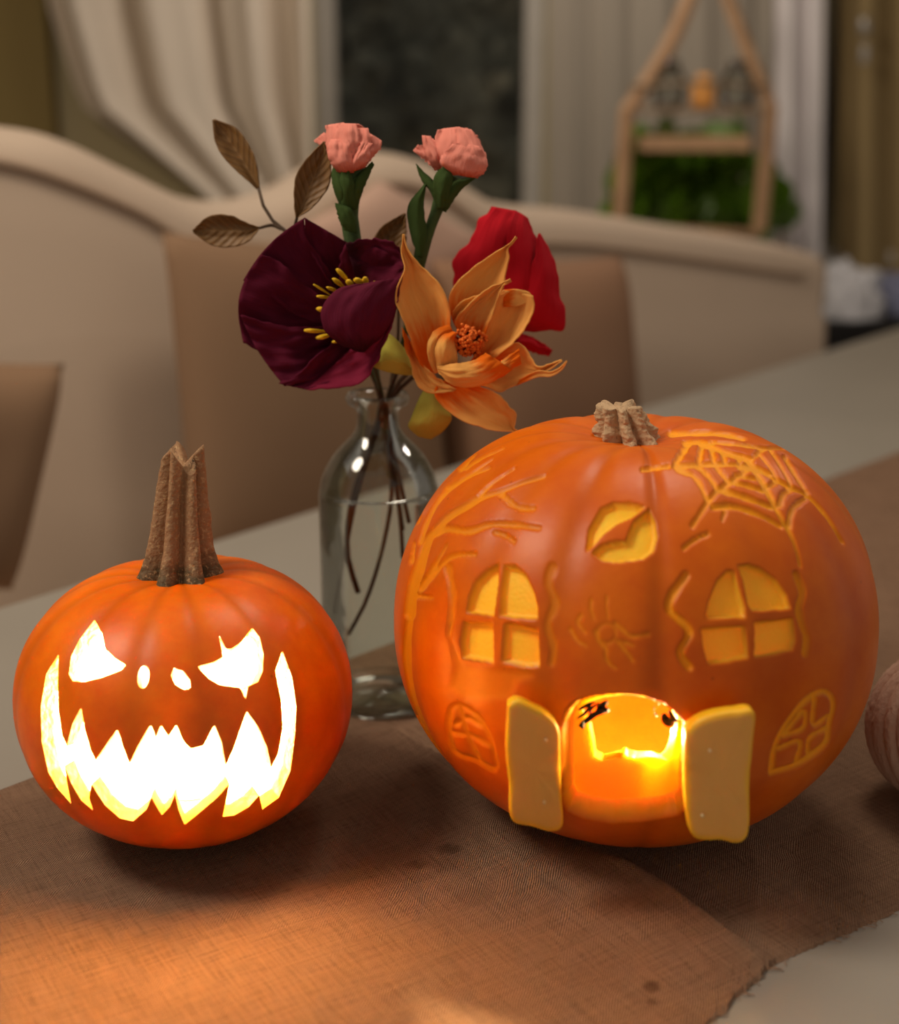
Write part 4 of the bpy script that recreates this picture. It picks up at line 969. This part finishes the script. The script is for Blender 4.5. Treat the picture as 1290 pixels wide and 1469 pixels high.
def sofa_pt(s, z, off): q = sA+sd*s+sn*off; return (q[0], q[1], z)
V = []; prof = [(.0, 0, -1), (.0, .0, -.04), (.012, 0, -.02), (.03, 0, 0)]
sect = []  # (offset towards viewer, dz from top or absolute)
for k in range(9):
    an = math.pi*k/8; sect.append((.045*math.cos(an), .045*math.sin(an)))
nrow = None; rowsV = []
for (s, zt) in tps:
    row = [sofa_pt(s, .42, .02), sofa_pt(s, .60, .015), sofa_pt(s, (zt+.6)/2, .008), sofa_pt(s, zt-.14, -.005)]
    row += [sofa_pt(s, zt-.05+.05*math.sin(math.pi*k/8), -.06+.062*math.cos(math.pi*k/8)) for k in range(9)]
    row += [sofa_pt(s, zt-.2, -.13), sofa_pt(s, .12, -.14)]
    rowsV.append(row)
nr = len(rowsV[0]); V = [p for r in rowsV for p in r]
Fc = [(i*nr+k, (i+1)*nr+k, (i+1)*nr+k+1, i*nr+k+1) for i in range(len(rowsV)-1) for k in range(nr-1)]
Fc += [tuple(range(nr)), tuple((len(rowsV)-1)*nr+k for k in range(nr))[::-1]]
mesh_obj('backrest', V, Fc, sofam, sofa)
pip = cloth_mat('sofa_piping', (168, 146, 126), .05, 4, 500)
tl = [(-500,400),(-440,310),(-330,245),(-230,220),(-150,215),(0,232),(100,262),(200,305),(270,345),(350,358),(425,335),(490,285),(560,262),(630,280),(690,322),(740,345),(850,352),(1000,372),(1150,395)]
tq = resample(np.array([on_sofa(*q) for q in tl]), 100)
MB().tube([sofa_pt(s, z, .006) for s, z in tq], .006, 8).build('piping', pip, sofa)
# seat, arm, base
s_lo = tp[0, 0]; mid_s = (SL+s_lo)/2; SW = SL-s_lo; q = sA+sd*mid_s+sn*.2
MB().box((q[0], q[1], .42), (SW-.02, .40, .16), srz, .04).build('seat', sofam, sofa)
q = sA+sd*mid_s+sn*.14
MB().box((q[0], q[1], .21), (SW-.04, .44, .22), srz, .02).build('base', sofam, sofa)
for e in (s_lo+.08, SL-.08):
    for off in (.32, -.05):
        q = sA+sd*e+sn*off; MB().tube([(q[0], q[1], 0), (q[0], q[1], .11)], [.018, .028], 12).build('leg', sbrown, sofa)
za = tp[-1, 1]-.03
q0 = sA+sd*(SL-.01)
MB().box((*(q0-sn*.075), (za+.22)/2), (.07, .12, za-.2), srz, .04).build('armrest', sofam, sofa)

# cushions
def cushion(corners, off, thick, mat, label, lean=.0, puff=1., group=None):
    """corners px: top left, top right, bottom right, bottom left on the plane in front of the backrest"""
    P = [np.array(on_sofa(*c_, off)) for c_ in corners]
    n = 30; V = []
    for side in (1, -1):
        for j in range(n):
            v = j/(n-1)
            for i in range(n):
                u = i/(n-1)
                uu, vv = u*2-1, v*2-1
                pin = .035
                q_ = (P[0]*(1-u)+P[1]*u)*(1-v)+(P[3]*(1-u)+P[2]*u)*v
                cc = (P[0]+P[1]+P[2]+P[3])/4
                e = 1-pin*((1-vv*vv)*uu*uu+(1-uu*uu)*vv*vv)
                q_ = cc+(q_-cc)*e
                h = (max(0, (1-uu**4))*max(0, (1-vv**4)))**.5
                h *= 1+.06*mnoise.noise(Vector((u*3, v*3, off*9)))
                V.append(sofa_pt(q_[0], q_[1], off+side*thick*.5*h+lean*v))
    Fc = []
    for s_i in (0, 1):
        for j in range(n-1):
            for i in range(n-1):
                a_ = s_i*n*n+j*n+i; f = (a_, a_+n, a_+n+1, a_+1); Fc.append(f if s_i == 0 else f[::-1])
    o = mesh_obj('cushion', V, Fc, mat); bm = bmesh.new(); bm.from_mesh(o.data); bmesh.ops.remove_doubles(bm, verts=bm.verts, dist=1e-5); bm.to_mesh(o.data); bm.free()
    return tag(o, label, 'cushion')
cb = cloth_mat('cushion_brown', (136, 108, 84), .06, 6, 400)
cb2 = cloth_mat('cushion_taupe', (146, 112, 88), .06, 6, 400)
cb3 = cloth_mat('cushion_rose', (190, 158, 140), .05, 6, 400)
cushion([(232, 333), (600, 352), (640, 800), (262, 800)], .13, .12, cb, 'big flat brown cushion on the sofa behind the paper flowers', .02)
cushion([(618, 372), (893, 366), (905, 690), (640, 720)], .12, .14, cb2, 'taupe brown cushion at right on the sofa behind the large pumpkin', .02)
cushion([(420, 330), (545, 258), (700, 345), (580, 470)], .04, .06, cb3, 'pale rose cushion corner peeking up behind the brown cushions', .0)
cushion([(-170, 505), (92, 522), (8, 840), (-260, 860)], .16, .12, cb, 'dark brown cushion at the left edge of the sofa', .02)

# ------------------------------------------------------------------ hanging shelf and plant by the wall
WYh = WY-.72
wood = plain('planter_wood', (186, 148, 112), .6, .12, 20)
def hp(px, py, dy=0): return G(px, py, WYh+dy)
hs = thing('hanging_shelf', 'triangular wooden hanging shelf with two tiers in front of the grey curtain', 'shelf', hp(990, 330))
for nm, pts in (('strut', [(1012, -60), (962, 62), (900, 160)]), ('strut', [(900, 155), (895, 230), (889, 320)]), ('strut', [(1024, -60), (1068, 60), (1106, 152)]), ('strut', [(1106, 150), (1098, 240), (1090, 330)])):
    mb = MB(); mb.tube([hp(*p) for p in resample(pts, 8)], .012, 4, ell=1.6); mb.build(nm, wood, hs, False)
def board(x0, x1, py, h, dep, mat, name):
    a = hp(x0, py); b = hp(x1, py); MB().box(((a[0]+b[0])/2, WYh, a[2]), (b[0]-a[0], dep, h), 0, .004).build(name, mat, hs, False)
board(918, 1070, 206, .036, .12, wood, 'shelf_board')
board(905, 1090, 158, .010, .10, plain('tier_wood', (150, 122, 92), .5), 'shelf_board')
MB().tube([hp(905, 125, -.05), hp(1000, 118, -.05), hp(1100, 125, -.05)], .006, 6).build('rail', plain('rail_wood', (140, 118, 92), .5), hs)
MB().tube([hp(889, 325), hp(990, 331), hp(1090, 335)], .012, 6).build('lower_rail', wood, hs)
def small_jar(px, py_base, r, h, mat, label, cat, name):
    b = hp(px, py_base)
    V = []; pr = [(0, 0), (r*.8, 0), (r, .15*h), (r, .65*h), (r*.55, .85*h), (r*.6, h), (r*.4, h), (r*.4, .8*h), (0, .75*h)]
    for (rr_, z) in pr:
        for k in range(20): V.append((b[0]+rr_*math.cos(k*math.pi/10), b[1]+rr_*math.sin(k*math.pi/10), b[2]+z))
    Fc = [(j*20+k, j*20+(k+1) % 20, (j+1)*20+(k+1) % 20, (j+1)*20+k) for j in range(len(pr)-1) for k in range(20)]
    return tag(mesh_obj(name, V, Fc, mat), label, cat)
small_jar(1008, 155, .030, .08, plain('amber_wax', (230, 160, 80), .4), 'small amber jar on the upper tier of the hanging shelf', 'jar', 'jar')
gm = glass_mat('jar_glass', (.8, .82, .8, 1), 1.0)
small_jar(960, 155, .04, .11, gm, 'clear glass jar on the upper tier, left of the amber jar', 'jar', 'glass_jar')
small_jar(1056, 155, .04, .11, gm, 'clear glass jar on the upper tier, right of the amber jar', 'jar', 'glass_jar')
small_jar(955, 197, .026, .05, plain('moss_green', (80, 92, 40), .8), 'little green pot at the left end of the lower shelf board', 'pot', 'little_pot')
# plant
pb = G(1000, 345, WY-.48)
pl = thing('potted_plant', 'leafy dark green plant in a pot behind the sofa under the hanging shelf', 'plant', (pb[0], pb[1], .66))
potm = plain('clay_pot', (150, 140, 130), .6)
V = []; pr = [(0, .0), (.09, 0), (.12, .16), (.13, .17), (.12, .17), (.115, .15), (0, .14)]
for (rr_, z) in pr:
    for k in range(28): V.append((pb[0]+rr_*math.cos(k*math.pi/14), pb[1]+rr_*math.sin(k*math.pi/14), .66+z))
Fc = [(j*28+k, j*28+(k+1) % 28, (j+1)*28+(k+1) % 28, (j+1)*28+k) for j in range(len(pr)-1) for k in range(28)]
mesh_obj('pot', V, Fc, potm, pl)
lm = NT('plant_leaf'); lm.set(Base_Color=lm.mix(lm.noise(7, 3, lm.coord('Object')), lin((52, 84, 14)), lin((110, 150, 32))), Roughness=.4)
me = None; rng = random.Random(11)
lv = []; lf = []
for j in range(7):
    t = j/6; wv = .050*math.sin(math.pi*(.06+t*.92))**.8
    for i in range(3): lv.append(((i-1)*wv, t*.10, .010*abs(i-1)+.02*math.sin(t*2.2)))
for j in range(6):
    for i in range(2): a_ = j*3+i; lf.append((a_, a_+1, a_+4, a_+3))
leafme = bpy.data.meshes.new('plant_leaf'); leafme.from_pydata(lv, [], lf); leafme.materials.append(lm.m)
leafme.polygons.foreach_set('use_smooth', [True]*len(leafme.polygons))
for k in range(190):
    while True:
        x = rng.uniform(872, 1128); yq = rng.uniform(222, 345)
        topy = 225 if 905 < x < 1055 else (300 - .0*(x) if x < 905 else (262 if x > 1070 else 285))
        if yq > topy and not (x > 1100 and yq < 300): break
    p = G(x, yq, WY-.48+rng.uniform(-.05, .05))
    o = bpy.data.objects.new('leaf', leafme); C.objects.link(o); o.parent = pl
    o.location = Vector(p)-pl.location; s = rng.uniform(.7, 1.15); o.scale = (s, s, s)
    o.rotation_euler = (rng.uniform(.2, 1.9), rng.uniform(-.6, .6), rng.uniform(0, 6.28))
mb = MB()
for k in range(9):
    x = 900+k*24; mb.tube([(pb[0]+rng.uniform(-.05, .05), pb[1], .93), G(x, 330, WY-.48), G(x+rng.uniform(-10, 10), 265, WY-.48)], [.006, .005, .003], 6)
mb.build('stem', plain('plant_stem', (70, 80, 30), .6), pl)
ps = thing('plant_stand', 'narrow white stand under the leafy plant behind the sofa', 'stand', (pb[0], pb[1], 0))
MB().box((pb[0], pb[1], .645), (.5, .26, .03), 0, .004).build('top', framem, ps, False)
for sx in (-.22, .22):
    for sy in (-.1, .1): MB().box((pb[0]+sx, pb[1]+sy, .315), (.03, .03, .63)).build('leg', framem, ps, False)
# low stand with the black box and white cloth at the far right
yb_ = 3.62
a = G(1158, 462, yb_); b = G(1420, 462, yb_)
bt = a[2]
cab = thing('low_cabinet', 'black low cabinet beyond the table at the far right edge', 'cabinet', ((a[0]+b[0])/2, yb_+.2, 0))
blk = plain('black_lacquer', (24, 22, 22), .5)
MB().box(((a[0]+b[0])/2, yb_+.18, bt/2+.03), (b[0]-a[0], .36, bt-.06), 0, .006).build('body', blk, cab, False)
for sx in (a[0]+.04, b[0]-.04):
    for dy in (.04, .32): MB().box((sx, yb_+dy, .03), (.04, .04, .06)).build('foot', blk, cab, False)
MB().box(((a[0]+b[0])/2+.0, yb_-.006, bt*.55), (b[0]-a[0]-.06, .012, bt*.7), 0, .003).build('door', blk, cab, False)
def heap(c, rx, ry, rz_, seed, mat, name, label, cat, amp=.35):
    nA_, nP_ = 64, 32; V = []
    for j in range(nP_):
        t = math.pi/2*j/(nP_-1)
        for i in range(nA_):
            az = 2*math.pi*i/nA_; d = Vector((math.cos(az)*math.sin(t), math.sin(az)*math.sin(t), math.cos(t)))
            k = 1+amp*mnoise.noise(d*2.2+Vector((seed, 0, 0)))+amp*.5*mnoise.noise(d*5+Vector((seed, 3, 0)))
            V.append((c[0]+rx*k*d.x, c[1]+ry*k*d.y, c[2]+rz_*k*d.z))
    Fc = [(j*nA_+i, (j+1)*nA_+i, (j+1)*nA_+(i+1) % nA_, j*nA_+(i+1) % nA_) for j in range(nP_-1) for i in range(nA_)]
    Fc.append(tuple((nP_-1)*nA_+i for i in range(nA_))[::-1])
    return tag(mesh_obj(name, V, Fc, mat), label, cat)
hc_ = G(1212, 452, yb_+.12); heap((hc_[0], yb_+.12, bt), .10, .09, .125, 2.2, cloth_mat('white_cotton', (205, 205, 210), .04, 20, 400), 'crumpled_cloth', 'crumpled white cloth heaped on the black cabinet', 'cloth')
hc_ = G(1310, 452, yb_+.25); heap((hc_[0], yb_+.25, bt), .19, .12, .10, 5.5, cloth_mat('blue_grey_cotton', (122, 126, 150), .05, 20, 400), 'folded_cloth', 'blue grey cloth lying right of the white cloth on the black cabinet', 'cloth', .15)
